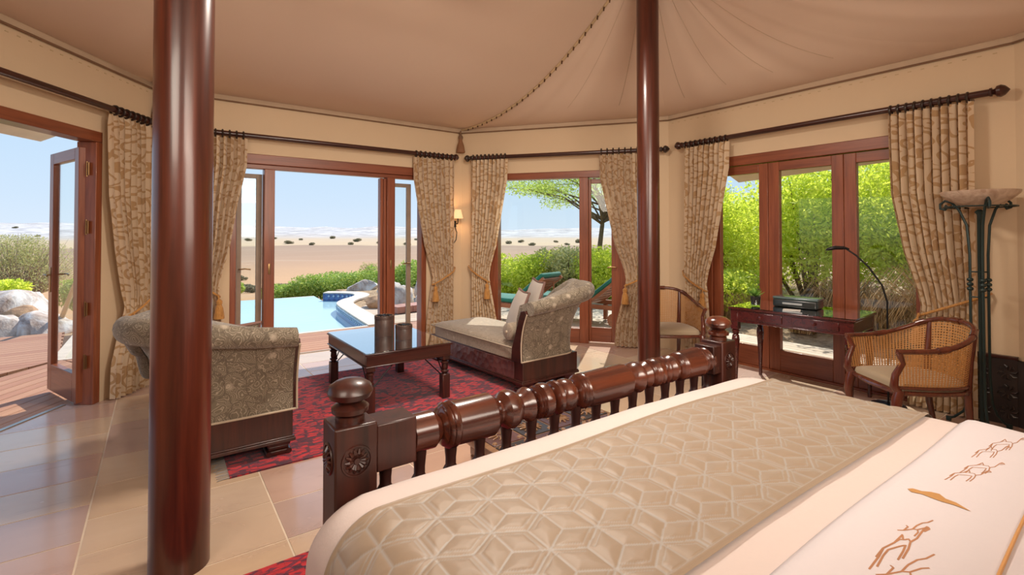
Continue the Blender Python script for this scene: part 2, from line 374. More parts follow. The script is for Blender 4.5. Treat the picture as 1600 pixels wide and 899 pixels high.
for ci in range(len(xs) - 1):
    y = -1.9 + random.random() * .3; rows = []
    if abs(xs[ci] + .28) < .01: fixed = [2.55, 2.96, 3.31, 3.72, 4.16, 4.85, 5.6]
    elif abs(xs[ci] - .515) < .01: fixed = [2.55, 2.93, 3.7, 4.1]
    else: fixed = []
    ys = [y]
    while ys[-1] < 6.7: ys.append(ys[-1] + random.choice((.38, .40, .76, .60)))
    if fixed: ys = [v for v in ys if v < fixed[0] - .25] + fixed + [v for v in ys if v > fixed[-1] + .25]
    for j in range(len(ys) - 1):
        g = .0045; rect = [(xs[ci] + g, ys[j] + g), (xs[ci + 1] - g, ys[j] + g), (xs[ci + 1] - g, ys[j + 1] - g), (xs[ci] + g, ys[j + 1] - g)]
        p = clip_poly(rect, FLOORP)
        if len(p) < 3 or area(p) < .004: continue
        B().prism(p, -.012, random.uniform(-.0006, 0)).build('tile', random.choice(TILES), floor, smooth=0)
class Wall:
    def __init__(s, name, a, b, openings=(), label=''):
        s.a, s.b = Vector((*a, 0)), Vector((*b, 0)); s.L = (s.b - s.a).length; s.rz = math.atan2(b[1] - a[1], b[0] - a[0])
        s.m = Matrix.Translation(s.a) @ Matrix.Rotation(s.rz, 4, 'Z')
        g = B(); cur = 0
        for (s0, s1, z0, z1) in openings:
            g.box(cur, s0, 0, .16, 0, TZ + .06)
            if z0 > 0: g.box(s0, s1, 0, .16, 0, z0)
            g.box(s0, s1, 0, .16, z1, TZ + .06); cur = s1
        g.box(cur, s.L, 0, .16, 0, TZ + .06)
        s.o = g.build(name, WALL, smooth=0); s.o.matrix_world = s.m; prop(s.o, label, None, None, 'structure')
    def p(s, u, y=0, z=0): return s.m @ Vector((u, y, z))
    def empty(s, name, label, cat=None, kind=None, group=None, u=0, y=0, z=0):
        return thing(name, label, cat, s.p(u, y, z), s.rz, group, kind)
W1 = Wall('wall_left', C01, C12, [(.45, 3.555, 0, 2.34)], 'sand plaster wall with the open folding doors to the left deck')
W2 = Wall('wall_pool', C12, C23, [(.66, 3.02, 0, 2.36)], 'sand plaster wall with the doors open to the pool')
W3 = Wall('wall_garden', C23, C34, [(.42, 2.33, 0, 2.31)], 'sand plaster wall with the picture window')
W4 = Wall('wall_right', C34, C45, [(.52, 2.68, 0, 2.34)], 'sand plaster wall behind the desk')
W5 = Wall('wall_right_rear', C45, C56, [], 'sand plaster wall beyond the floor lamp')
W6 = Wall('wall_rear', C56, C67, [], 'plaster wall behind the bed head')
W0 = Wall('wall_left_rear', C67, C01, [], 'plaster wall behind the camera on the left')

# ---- tent ceiling
P1, P2 = Vector((.09, 2.62)), Vector((3.92, 3.155)); RISE = 1.42; EXP = 2.25
def seam(c, P, t): 
    q = Vector(c).lerp(P, t); return Vector((q.x, q.y, TZ + RISE * t ** EXP))
def panel(name, a, b, pa, pb, sag=0, wr=0):
    a, b = Vector(a), Vector(b)
    def fn(u, v):
        e = a.lerp(b, u); p = pa.lerp(pb, u); q = e.lerp(p, v)
        hgt = RISE * (1 - sag * math.sin(PI * u)) * v ** (EXP - .35 * math.sin(PI * u))
        hgt += wr * math.sin(u * PI) * v * (1 - v) * (math.sin(u * 23) * .5 + math.sin(u * 41 + 2) * .3)
        return (q.x, q.y, TZ + hgt)
    g = B(); g.grid(fn, 48, 24); return g
ceil = thing('ceiling', 'tent canvas ceiling sweeping up to the two poles', None, (0, 0, 0), 0, None, 'structure')
PAN = [(C01, C12, P1, P1, 0, 0), (C12, C23, P1, P2, .22, .0), (C23, C34, P2, P2, 0, .05), (C34, C45, P2, P2, 0, .06), (C45, C56, P2, P2, 0, .05), (C56, C67, P2, P1, .2, 0), (C67, C01, P1, P1, 0, 0)]
for a, b, pa, pb, sg, wr in PAN:
    panel('p', a, b, pa, pb, sg, wr).build('canvas_panel', CANVAS, ceil, smooth=80, recalc=False).location = (0, 0, .05)
for (c, P) in ((C12, P1), (C23, P2), (C01, P1)):
    g = B(); g.tube([seam(c, P, t / 40) - Vector((0, 0, .012)) for t in range(0, 40)], .017, 6); g.build('seam_cord', ROPE, ceil).location = (0, 0, .05)
    L = [seam(c, P, t / 400) for t in range(8, 392)]; acc = 0; g = B()
    for i in range(1, len(L)):
        acc += (L[i] - L[i - 1]).length
        if acc > .10:
            acc = 0; d = (L[i] - L[i - 1]).normalized(); sd = d.cross(Vector((0, 0, 1))).normalized(); mid = L[i] - Vector((0, 0, .022))
            g.tube([mid - d * .018 - sd * .014, mid - d * .004 - Vector((0, 0, .008)), mid + d * .018 + sd * .014], .0095, 5)
    _q = prop(g.build('lacing', LACE, ceil), kind='stuff'); _q.location = (0, 0, .047)
# fine sewn creases fanning out of the right pole's peak
g = B()
for (c0, c1, u) in ((C34, C45, .12), (C34, C45, .34), (C34, C45, .55), (C34, C45, .78), (C23, C34, .45), (C23, C34, .75)):
    a = Vector(c0).lerp(Vector(c1), u); pts = []
    for k in range(10, 38):
        v = k / 40; q = a.lerp(P2, v); wr = .06 if c0 == C34 else .05
        z = TZ + RISE * v ** (EXP - .35 * math.sin(PI * u)) + wr * math.sin(u * PI) * v * (1 - v) * (math.sin(u * 23) * .5 + math.sin(u * 41 + 2) * .3)
        pts.append((q.x, q.y, z - .003))
    g.tube(pts, .0025, 4)
_q = prop(g.build('sewn_seam', BAND, ceil), kind='stuff'); _q.location = (0, 0, .05)
for i in range(7):
    W = (W1, W2, W3, W4, W5, W6, W0)[i]
    t = thing('trim_%d' % (i + 1), 'canvas edge band with brown piping along the wall top', None, W.a, W.rz, None, 'structure')
    B().box(0, W.L, -.018, 0, TZ - .005, TZ + .075).build('edge_band', BAND, t, smooth=0)
    B().tube([(0, -.02, TZ - .008), (W.L, -.02, TZ - .008)], .009, 6).build('piping', PIPE, t)
    if i in (0, 3):
        g = B()
        for k in range(int(W.L / .09)): g.box(.05 + k * .09, .075 + k * .09, -.003, 0, TZ - .055, TZ - .048)
        prop(g.build('running_stitch', ROPE, t, smooth=0), kind='stuff')
# canopy eaves outside: sloping canvas flap along each glazed wall
EAVE = plain('eave_canvas', (.72, .60, .42), .8, var=.05)
E0, E1 = offset_poly(CCW, .245), offset_poly(CCW, 1.35)
can = thing('tent_canopy', 'cream canvas awning reaching out above the doors', 'awning', (0, 0, 0))
n = len(CCW)
for W, dep, za, zb in ((W0, 1.2, 2.46, 2.46), (W1, 1.35, 2.46, 2.47), (W2, .8, 2.52, 2.52), (W3, .12, 2.76, 2.76), (W4, 1.3, 2.20, 2.36), (W5, 1.2, 2.4, 2.4), (W6, 1.2, 2.4, 2.4)):
    g = B(); lo = [W.p(-.1, .17, 2.80), W.p(W.L + .1, .17, 2.80), W.p(W.L + dep * .35, .17 + dep, zb), W.p(-dep * .35 if W is not W4 else .1, .17 + dep, za)]
    va = [g.bm.verts.new(p) for p in lo]; vb = [g.bm.verts.new((p[0], p[1], p[2] + .03)) for p in lo]
    g.face(va); g.face(vb[::-1])
    for k in range(4): g.face([va[k], va[(k + 1) % 4], vb[(k + 1) % 4], vb[k]])
    g.build('awning_panel', EAVE, can, smooth=0)
# outer roof over the ceiling canvas (the flysheet), so that no daylight leaks in from above
g = B()
top = offset_poly(CCW, .25); vb = [g.bm.verts.new((*p, 3.02)) for p in top]
a1 = g.bm.verts.new((P1.x, P1.y, 4.9)); a2 = g.bm.verts.new((P2.x, P2.y, 4.9))
for i in range(n):
    j = (i + 1) % n; A, Bq = top[i], top[j]
    na = a1 if (Vector(A) - P1).length < (Vector(A) - P2).length else a2; nb = a1 if (Vector(Bq) - P1).length < (Vector(Bq) - P2).length else a2
    g.face([vb[i], vb[j], nb] if na is nb else [vb[i], vb[j], nb, na])
g.build('flysheet', EAVE, can, smooth=0)

# ================================================================ DOORS AND WINDOWS
def frame_piece(par, name, *a, mat=None, bevel=.005): return bx(name, mat or FR, par, *a, bevel=bevel)
def leaf(par, x0, x1, y, z0, z1, st=.075, bot=.22, th=.045, mirror=False, handle=True, name='door_leaf', top=None):
    """glazed leaf in the parent's wall frame, stiles st wide, rails; children stile, rail, pane, handle"""
    e = bx(name, FR, par, x0, x0 + st, y, y + th, z0, z1)
    top = top or st
    bx('stile', FR, e, x1 - st, x1, y, y + th, z0, z1)
    bx('top_rail', FRX, e, x0 + st, x1 - st, y, y + th, z1 - top, z1)
    bx('bottom_rail', FRX, e, x0 + st, x1 - st, y, y + th, z0, z0 + bot)
    bx('pane', GLASS, e, x0 + st, x1 - st, y + th / 2 - .003, y + th / 2 + .003, z0 + bot, z1 - top, bevel=0)
    return e
# door_1: left opening with one folded leaf
d1 = W1.empty('door_1', 'left folding door opening onto the deck', kind='structure')
frame_piece(d1, 'head', .45, 3.555, .0, .15, 2.25, 2.35, mat=FRX)
frame_piece(d1, 'jamb', 3.485, 3.555, .0, .16, 0, 2.25); frame_piece(d1, 'jamb', .45, .52, .0, .16, 0, 2.25)
B().box(.45, 3.49, .225, .262, -.004, .006).build('threshold_track', plain('track_metal', (.45, .42, .38), .35, .8), d1, smooth=0)
hinge = W1.p(3.47, .10); tip = Vector((-.80, 6.26, 0)); dv = (tip - hinge); lw = dv.length; lr = math.atan2(dv.y, dv.x)
lf = thing('door_1', 'open glazed leaf', None, (0, 0, 0)); lf.parent = d1; lf.name = 'door_leaf'; del lf['label']
lf.matrix_local = W1.m.inverted() @ (Matrix.Translation(hinge) @ Matrix.Rotation(lr, 4, 'Z'))
ls, lt, lz0, lz1 = .10, .05, .02, 2.20
bx('stile', FR, lf, 0, ls, -lt / 2, lt / 2, lz0, lz1); bx('stile', FR, lf, lw - ls, lw, -lt / 2, lt / 2, lz0, lz1)
bx('top_rail', FRX, lf, ls, lw - ls, -lt / 2, lt / 2, lz1 - .10, lz1); bx('bottom_rail', FRX, lf, ls, lw - ls, -lt / 2, lt / 2, lz0, lz0 + .24)
bx('pane', GLASS, lf, ls, lw - ls, -.004, .004, lz0 + .24, lz1 - .1, bevel=0)
g = B(); g.rbox(lw - .075, lw - .03, -lt / 2 - .006, -lt / 2, .92, 1.15, .003); g.rbox(lw - .075, lw - .03, lt / 2, lt / 2 + .006, .92, 1.15, .003)
for s in (-1, 1):
    g.tube([(lw - .05, s * lt / 2, 1.08), (lw - .05, s * (lt / 2 + .05), 1.08), (lw - .11, s * (lt / 2 + .055), 1.085), (lw - .16, s * (lt / 2 + .05), 1.075)], .008, 8)
g.build('handle', BRASS, lf)
for z in (.30, .75, 1.45, 1.95):
    g = B(); g.tube([(-.008, -lt / 2 - .004, z), (-.008, -lt / 2 - .004, z + .13)], .009, 8); g.box(.0, .035, -lt / 2 - .006, -lt / 2, z + .01, z + .12); g.box(-.05, -.016, -lt / 2 - .006, -lt / 2, z + .01, z + .12)
    g.build('hinge', BRASS, d1 if False else lf)
# door_2: pool doors
d2 = W2.empty('door_2', 'pool side folding doors standing open', kind='structure')
frame_piece(d2, 'head', .66, 3.02, .0, .15, 2.25, 2.36, mat=FRX); frame_piece(d2, 'head', .66, 3.02, .03, .13, 2.20, 2.25, mat=FRX)
frame_piece(d2, 'jamb', .66, .72, .0, .15, 0, 2.2); frame_piece(d2, 'post', 1.0, 1.11, .01, .14, 0, 2.2); frame_piece(d2, 'post', 2.46, 2.57, .01, .14, 0, 2.2); frame_piece(d2, 'jamb', 2.95, 3.02, 0, .15, 0, 2.2)
for x in (2.375, 2.42): frame_piece(d2, 'folded_leaf_edge', x, x + .038, .03, .12, 0.02, 2.19)
PALE = plain('weathered_stile', (.30, .22, .16), .5)
for (x0, x1) in ((.74, 1.0), (2.57, 2.86)):
    e = bx('side_leaf', PALE, d2, x1 - .06 if x0 > 2 else x0, x1 if x0 > 2 else x0 + .05, .15, .19, .02, 2.15)
    bx('stile', PALE, e, (x0 if x0 > 2 else x1 - .06), (x0 + .035 if x0 > 2 else x1), .15, .19, .02, 2.15)
    bx('top_rail', PALE, e, x0, x1, .152, .188, 2.10, 2.15); bx('bottom_rail', FRX, e, x0, x1, .152, .188, .02, .2)
    bx('pane', GLASS, e, x0 + .03, x1 - .04, .168, .172, .2, 2.1, bevel=0)
    hx = x0 + .03 if x0 < 2 else x1 - .03; sg = 1 if x0 < 2 else -1
    B().tube([(hx, .15, 1.06), (hx, .10, 1.06), (hx + sg * .05, .095, 1.065), (hx + sg * .11, .1, 1.055)], .008, 8).build('handle', BRASS, e)
g = B()
for x in (1.055, 2.515): g.rbox(x - .012, x + .012, .002, .011, 1.0, 1.12, .003)
g.build('lock_plate', BRASS, d2)
B().box(.66, 3.02, .20, .25, -.004, .006).build('threshold_track', PALE, d2, smooth=0)
# window_1: fixed picture window + garden door leaf
w1 = W3.empty('window_1', 'picture window and garden door side by side', kind='structure')
frame_piece(w1, 'head', .42, 2.33, 0, .15, 2.22, 2.31, mat=FRX); frame_piece(w1, 'jamb', .42, .56, 0, .15, 0, 2.22)
frame_piece(w1, 'mullion', 1.71, 1.83, 0, .15, 0, 2.22); frame_piece(w1, 'jamb', 2.25, 2.33, 0, .15, 0, 2.22); frame_piece(w1, 'sill', .56, 1.71, .02, .15, 0, .19, mat=FRX)
bx('pane', GLASS, w1, .56, 1.71, .08, .086, .19, 2.22, bevel=0)
lf3 = bx('door_leaf', FR, w1, 1.83, 1.862, .05, .10, .02, 2.2); bx('stile', FR, lf3, 2.13, 2.25, .05, .10, .02, 2.2)
bx('top_rail', FRX, lf3, 1.862, 2.13, .05, .10, 2.14, 2.2); bx('bottom_rail', FRX, lf3, 1.862, 2.13, .05, .10, .02, .21)
bx('pane', GLASS, lf3, 1.862, 2.13, .073, .079, .21, 2.14, bevel=0)
B().tube([(2.19, .05, 1.02), (2.19, .0, 1.02), (2.13, -.005, 1.025), (2.08, 0, 1.015)], .008, 8).build('handle', BRASS, lf3)
# door_3: three glazed leaves behind the desk  (u = 3.94 - y)
d3 = W4.empty('door_3', 'three glazed door leaves behind the writing desk', kind='structure')
frame_piece(d3, 'head', .52, 2.68, 0, .16, 2.23, 2.34, mat=FRX); frame_piece(d3, 'jamb', .52, .60, 0, .16, 0, 2.23); frame_piece(d3, 'jamb', 2.60, 2.68, 0, .16, 0, 2.23)
for (x0, x1, a, b) in ((.60, 1.245, .09, .10), (1.245, 1.965, .115, .105), (1.965, 2.60, .105, .09)):
    e = bx('door_leaf', FR, d3, x0 + .002, x0 + a, .03, .09, .02, 2.225); bx('stile', FR, e, x1 - b, x1 - .002, .03, .09, .02, 2.225)
    bx('top_rail', FRX, e, x0 + a, x1 - b, .03, .09, 2.13, 2.225); bx('bottom_rail', FRX, e, x0 + a, x1 - b, .03, .09, .02, .235)
    bx('pane', GLASS, e, x0 + a, x1 - b, .057, .063, .235, 2.13, bevel=0)
B().box(.52, 2.68, 0, .2, -.002, .02).build('threshold', FRX, d3, smooth=0)
# dark carved low panel at the right end of wall_right
bp = W4.empty('baseboard_right', 'tall dark carved wooden skirting panel', kind='structure')
DK = plain('black_brown_wood', (.022, .014, .012), .35, 0, .3)
bx('panel', DK, bp, 2.70, 3.14, -.03, 0, 0, .50); bx('cap_rail', MAHX, bp, 2.70, 3.14, -.04, 0, .50, .525)
g = B()
for k in range(3):
    for j in range(3):
        cx, cz = 2.78 + k * .15, .10 + j * .15
        for q in range(8):
            a = q * PI / 4; g.tube([(cx + .018 * math.cos(a), -.032, cz + .018 * math.sin(a)), (cx + .045 * math.cos(a), -.037, cz + .045 * math.sin(a)), (cx + .06 * math.cos(a + .3), -.032, cz + .06 * math.sin(a + .3))], [.004, .009, .003], 5)
g.build('carving', DK, bp)
bp2 = W5.empty('baseboard_right_rear', 'dark wooden skirting beyond the lamp', kind='structure'); bx('panel', DK, bp2, .0, W5.L, -.03, 0, 0, .50)

# ================================================================ POLES
def pole(P, r, label):
    t = thing('tent_pole', label, 'pole', (P.x, P.y, 0)); 
    B().lathe([(0, r), (4.25, r)], n=40).build('shaft', POLE, t, smooth=50)
    B().lathe([(4.25, r), (4.27, r + .03), (4.33, r + .03), (4.35, .02)], n=32).build('cap', MAH, t)
    return t
pole(P1, .114, 'thick dark mahogany tent pole standing in front of the left chaise')
pole(P2, .107, 'dark mahogany tent pole standing between the bed foot and the corner cane chair')

# ================================================================ CURTAINS AND RODS
def rod(W, u0, u1, z, label, f0=True, f1=True, y=-.11):
    t = W.empty('curtain_rod', label, 'curtain rod', u=u0, y=y, z=z)
    L = u1 - u0
    B().tube([(0, 0, 0), (L, 0, 0)], .027, 14).build('rod', MAHX, t)
    for on, x, s in ((f0, 0, -1), (f1, L, 1)):
        if on: B().lathe([(s * h, r) for h, r in ((-.005, .022), (.0, .034), (.012, .034), (.018, .02), (.028, .024), (.04, .042), (.062, .048), (.085, .036), (.105, .012), (.112, .001))], (x, 0, 0), 'x', 16).build('finial', MAHX if u1 > 3 else RINGM, t)
    for x in (.12, L - .12): B().tube([(x, 0, -.01), (x, -y, -.02)], .012, 8).build('bracket', MAHX, t)
    return t
rod(W1, .5, 4.10, 2.54, 'dark wooden curtain rod above the left folding doors', False, True)
rod(W2, .16, 3.36, 2.54, 'dark wooden curtain rod above the pool doors')
rod(W3, .20, 2.76, 2.53, 'dark wooden curtain rod above the garden picture window')
rod(W4, .28, 3.02, 2.545, 'dark wooden curtain rod with round finials above the desk doors')
def curtain(W, a, b, side, tie, label, folds=9, y=-.11, ztop=2.50, group=None, zt=.88, nar=.52, botw=.7, amp=.044, seed=0, wallend=None):
    """a..b extent along the wall at the top; side 1 = held at the b end, -1 = at the a end"""
    t = W.empty('curtain', label, 'curtain', u=a, y=y, group=group); w = b - a; H = ztop - .015; rs = random.Random(seed)
    ph = [rs.uniform(-.5, .5) for _ in range(folds + 2)]
    zs = [0, .3, zt - .1, zt, zt + .15, 1.3, 1.8, 2.2, 2.5]; f = nar
    ws = [botw, botw - .03, f + .02, f, f + .05, f + .2, f + .36 if f + .36 < .97 else .97, .99, 1.0]
    def width(z): return interp(z, zs, ws) if tie else 1.0
    def fn(u, v):
        z = .015 + v * H; ww = width(z) * w
        x = (w - ww) + u * ww if side > 0 else u * ww
        if tie:   # belly towards the opening just above the tie
            dz = math.exp(-((z - zt) / .10) ** 2); x = x * 1
        k = u * folds; am = amp * (1.15 if not tie else (.75 + .5 * abs(width(z) - nar))) * (.5 + .5 * min(1, (2.5 - z) / .12 + .35))
        yy = am * math.sin(2 * PI * k + ph[int(k)] * .5) + .008 * math.sin(13 * u + 2.4 * z)
        if tie: yy *= 1 - .45 * math.exp(-((z - zt) / .09) ** 2); yy -= .0
        x += .010 * math.sin(4 * PI * k + 1) * ww / w
        return (x, yy, z)
    g = B(); g.grid(fn, folds * 14, 50, lambda u, v: (u * w * 1.9, v * H)); g.build('cloth', CURT, t, smooth=80, recalc=False)
    # pleat heading
    for k in range(folds):
        x = (k + .5) / folds * w
        R = B(); R.tube([(x + .0, .038 * math.cos(q * 2 * PI / 16), 2.535 + .038 * math.sin(q * 2 * PI / 16)) for q in range(17)], .009, 6, caps=False)
        R.build('ring', RINGM, t)
    if tie:
        f0 = (w - width(zt) * w) if side > 0 else 0; f1 = f0 + width(zt) * w; cx = (f0 + f1) / 2; hw = (f1 - f0) / 2 + .012
        far = cx + side * hw
        pts = [(cx + hw * math.cos(q * 2 * PI / 28), .052 * math.sin(q * 2 * PI / 28), zt + side * .09 * math.cos(q * 2 * PI / 28)) for q in range(29)]
        g = B(); g.tube(pts, .0115, 7, caps=False)
        g.tube([(far, 0, zt + .09), (far + side * .05, .05, zt + .12), (far + side * .06, -y - .01, zt + .13)], .010, 6)
        g.build('tieback_cord', GOLD, t)
        tx = cx - side * (hw - .02); g = B()
        g.tube([(tx, -.055, zt - .06), (tx - side * .008, -.075, zt - .11)], .008, 6)
        g.lathe([(zt - .31, .050), (zt - .30, .052), (zt - .20, .038), (zt - .165, .024), (zt - .15, .030), (zt - .125, .030), (zt - .105, .012)], (tx - side * .008, -.078, 0), 'z', 20, lambda a, h: 1 + (.07 * math.sin(10 * a) if h < zt - .19 else 0))
        g.build('tassel', GOLD, t)
    return t
curtain(W1, 3.50, 4.05, 1, True, 'gold damask curtain gathered beside the open left folding door', 8, zt=.80, nar=.62, botw=.88, seed=1)
curtain(W2, .34, .80, -1, True, 'gold damask curtain left of the pool doors, half hidden by the thick pole', 7, nar=.45, botw=.6, seed=2)
curtain(W2, 2.78, 3.38, 1, True, 'gold damask curtain right of the pool doors, left of the corner sconce', 9, nar=.52, botw=.68, zt=.86, seed=3)
curtain(W3, .20, .73, -1, True, 'gold damask curtain left of the garden picture window, right of the corner sconce', 9, nar=.5, botw=.72, seed=4)
curtain(W3, 1.98, 2.66, 1, True, 'gold damask curtain right of the picture window, behind the right pole', 9, nar=.5, botw=.72, seed=5)
curtain(W4, .30, .88, -1, True, 'damask curtain left of the desk doors, behind the corner cane chair', 9, nar=.5, botw=.6, seed=6)
curtain(W4, 2.36, 2.92, 1, True, 'broad pale damask curtain at the right end, beside the tall floor lamp', 10, nar=.62, botw=.80, amp=.040, seed=7, zt=.86)
# big corner tassels under the ceiling seams
def corner_tassel(c, d, label):
    t = thing('ceiling_tassel', label, 'tassel', (c[0] + d[0], c[1] + d[1], TZ - .30))
    B().lathe([(0, .062), (.01, .064), (.10, .048), (.17, .024), (.19, .026)], n=28, rmod=lambda a, h: 1 + .06 * math.sin(14 * a)).build('fringe', plain('brown_tassel', (.24, .11, .05), .8), t)
    B().lathe([(.185, .022), (.20, .034), (.225, .034), (.245, .018), (.31, .008)], n=18).build('knot', PIPE, t)
corner_tassel(C23, (-.06, -.09), 'brown tassel hanging in the corner above the small sconce')
corner_tassel(C12, (.02, -.09), 'brown tassel hanging in the corner at the left of the thick pole')

# ================================================================ SCONCES
SHADE = (lambda m: m.done(m.n('MixShader', {0: .5, 1: m.bsdf((.85, .62, .38), .7), 2: m.n('Emission', {'Color': (1, .62, .28, 1), 'Strength': 2.0}).outputs[0]}).outputs[0]))(M('lit_parchment_shade'))
def sconce(W, u, z, label):
    t = W.empty('wall_sconce', label, 'sconce', u=u, y=0, z=z)
    g = B(); g.rbox(-.03, .03, -.02, 0, -.12, -.03, .006); g.tube([(0, -.01, -.075), (0, -.10, -.075), (0, -.11, -.05), (0, -.11, -.0)], .008, 8)
    g.tube([(0, -.02, -.1), (.03, -.03, -.2), (.02, -.025, -.3), (-.02, -.015, -.36), (-.03, -.01, -.40)], .006, 6); g.build('arm', BLK, t)
    g = B(); g.grid(lambda a, b: ((.072 - .030 * b) * math.cos(2 * PI * a), -.11 + (.072 - .030 * b) * math.sin(2 * PI * a), -.0 + .125 * b), 24, 3, closed=True); g.build('shade', SHADE, t, smooth=80, solid=.003)
    B().lathe([(0, .012), (.06, .016), (.09, .006)], (0, -.11, .0), n=10).build('bulb', SHADE, t)
    add_light('sconce_light', 'POINT', W.p(u, -.11, z + .07), 5, (1, .62, .3), .03)
sconce(W2, 3.455, 1.68, 'small lit sconce with cream shade between the two corner curtains')
sconce(W1, 4.19, 1.72, 'small lit wall sconce mostly hidden behind the thick pole')

# ================================================================ RUGS
def rug(name, label, x0, x1, y0, y1, fringe):
    t = thing(name, label, 'rug', (x0, y0, 0)); w, d = x1 - x0, y1 - y0
    g = B(); g.grid(lambda u, v: (u * w, v * d, .009 + .0015 * math.sin(u * 31) * math.sin(v * 17)), 60, 30)
    g.box(0, w, 0, d, .0008, .007); g.build('pile', RUG, t, smooth=80, recalc=False)
    g = B()
    if fringe:
        for sx in (0, 1):
            for k in range(int(d / .014)):
                y = k * .014 + random.uniform(-.004, .004); L = random.uniform(.045, .075); s = -1 if sx == 0 else 1
                g.tube([(sx * w, y, .007), (sx * w + s * L * .5, y + random.uniform(-.008, .008), .006), (sx * w + s * L, y + random.uniform(-.014, .014), .004)], .0022, 4)
        prop(g.build('fringe', plain('grey_fringe', (.30, .27, .25), .9), t), kind='stuff')
    else: g.bm.free()
    return t
rug('patterned_rug', 'large red and navy oriental rug under the coffee table and both chaises', .36, 3.42, 3.37, 5.30, True)
rug('patterned_rug', 'red rug partly under the bed beside its left foot post', -.62, 3.1, .55, 2.38, False)

# ================================================================ BED
bed = thing('bed', 'large bed with carved posts and a turned dark wood foot rail', 'bed', (1.435, 1.48, 0))
def rosette(g, c, ax, r=.036):   # carved flower on a post face, ax 'y-' or 'x-'
    for q in range(14):
        a = q * 2 * PI / 14
        def P(rad, off): 
            u, v = rad * math.cos(a), rad * math.sin(a)
            return (c[0] + u, c[1] - off, c[2] + v) if ax == 'y' else (c[0] - off, c[1] + u, c[2] + v)
        g.tube([P(.010, .001), P(r * .62, .005), P(r * .95, .001)], [.003, .0062, .003], 6)
    ring = []
    for q in range(25):
        a = q * 2 * PI / 24; u, v = (r + .006) * math.cos(a), (r + .006) * math.sin(a)
        ring.append((c[0] + u, c[1] - .001, c[2] + v) if ax == 'y' else (c[0] - .001, c[1] + u, c[2] + v))
    g.tube(ring, .004, 5, caps=False)
    g.lathe([(-.006, .009), (0, .009)], c, 'y' if ax == 'y' else 'x', 12)
for sx in (-1, 1):
    x = sx * .965
    p = bx('post', MAH, bed, x - .062, x + .062, -.062, .062, 0, .90, bevel=.006)
    g = B(); rosette(g, (x, -.062, .80), 'y'); rosette(g, (x - .062, 0, .80), 'x'); g.build('carved_rosette', MAH, p)
    B().lathe([(.90, .042), (.915, .042), (.920, .036), (.926, .052), (.940, .054), (.948, .044), (.953, .032), (.960, .040), (.968, .058), (.985, .066), (1.003, .060), (1.016, .040), (1.022, .012), (1.023, .001)], (x, 0, 0), 'z', 28).build('finial', RAIL if sx > 0 else MAH, p)
    bx('rail_block', MAH, bed, (-.903 if sx < 0 else .835), (-.775 if sx < 0 else .903), -.055, .055, .745, .885, bevel=.004)
prof = []
def seg(*a): prof.extend(a)
def rings(x, r=.075):  # stack of turned rings starting at x
    seg((x, r * .5), (x + .004, r * .74), (x + .010, r * .86), (x + .014, r * .78), (x + .018, r * .92), (x + .025, r), (x + .031, r * .9), (x + .035, r * .98), (x + .044, r * 1.03), (x + .05, r))
def rings_r(x, r=.075): 
    L = [(.0, r), (.006, r * 1.03), (.015, r * .98), (.019, r * .9), (.025, r), (.032, r * .92), (.036, r * .78), (.04, r * .86), (.046, r * .74), (.05, r * .5)]
    seg(*[(x + a, b) for a, b in L])
def half():
    seg((.66, .054), (.66, .060), (.735, .060), (.755, .044), (.76, .040)); rings(.762)
    seg((.815, .072), (.960, .074), (.985, .056), (.990, .044), (1.004, .042), (1.010, .050), (1.024, .066), (1.045, .071), (1.066, .064), (1.088, .047), (1.104, .050), (1.118, .062), (1.132, .064), (1.144, .052), (1.15, .036), (1.158, .034))
    seg((1.160, .05), (1.166, .058), (1.171, .051), (1.177, .062), (1.184, .053), (1.190, .062), (1.205, .067), (1.222, .064), (1.236, .048), (1.242, .032), (1.246, .03))
    seg((1.250, .05), (1.260, .064), (1.272, .066), (1.282, .055), (1.284, .042), (1.290, .05), (1.305, .061), (1.325, .064), (1.345, .058), (1.360, .042), (1.366, .036))
    rings(1.368, .068)
half(); seg((1.435, .070), (1.62, .072), (1.66, .070), (1.675, .050), (1.682, .040), (1.70, .042))
seg((1.708, .05), (1.722, .064), (1.742, .068), (1.76, .06), (1.775, .046), (1.79, .052), (1.802, .06), (1.812, .05), (1.818, .036))
rings(1.82, .062); seg((1.876, .06), (1.89, .064), (1.905, .05), (1.91, .034), (1.915, .05), (1.93, .062), (1.942, .05), (1.947, .038), (1.955, .052), (1.975, .063), (1.995, .06), (2.012, .042), (2.016, .036))
rings(2.018, .066); seg((2.075, .068), (2.19, .069)); rings_r(2.192, .070); rings(2.243, .06); seg((2.295, .058), (2.30, .056))
B().lathe([(x - 1.435, r) for x, r in prof], (0, 0, .812), 'x', 28).build('turned_rail', RAIL, bed, smooth=35)
bal = None
bp_ = [(.36, .016), (.50, .017), (.52, .028), (.54, .018), (.555, .027), (.575, .034), (.595, .027), (.602, .019), (.615, .028), (.628, .034), (.645, .028), (.655, .018), (.665, .026), (.678, .018), (.70, .018), (.76, .024)]
gb = B(); gb.lathe(bp_, (0, 0, 0), 'z', 14); bal = gb.build('baluster', MAH, bed); bal.location = (.58 - 1.435, 0, 0)
for k in range(1, 16):
    c = bal.copy(); COL.objects.link(c); c.location = (.58 - 1.435 + k * .1145, 0, 0)
bx('lower_rail', MAHX, bed, -.903, .903, -.04, .04, .30, .365)
for sx in (-1, 1): bx('side_rail', MAHY, bed, sx * .93 - .02, sx * .93 + .02, -2.2, -.06, .25, .40)
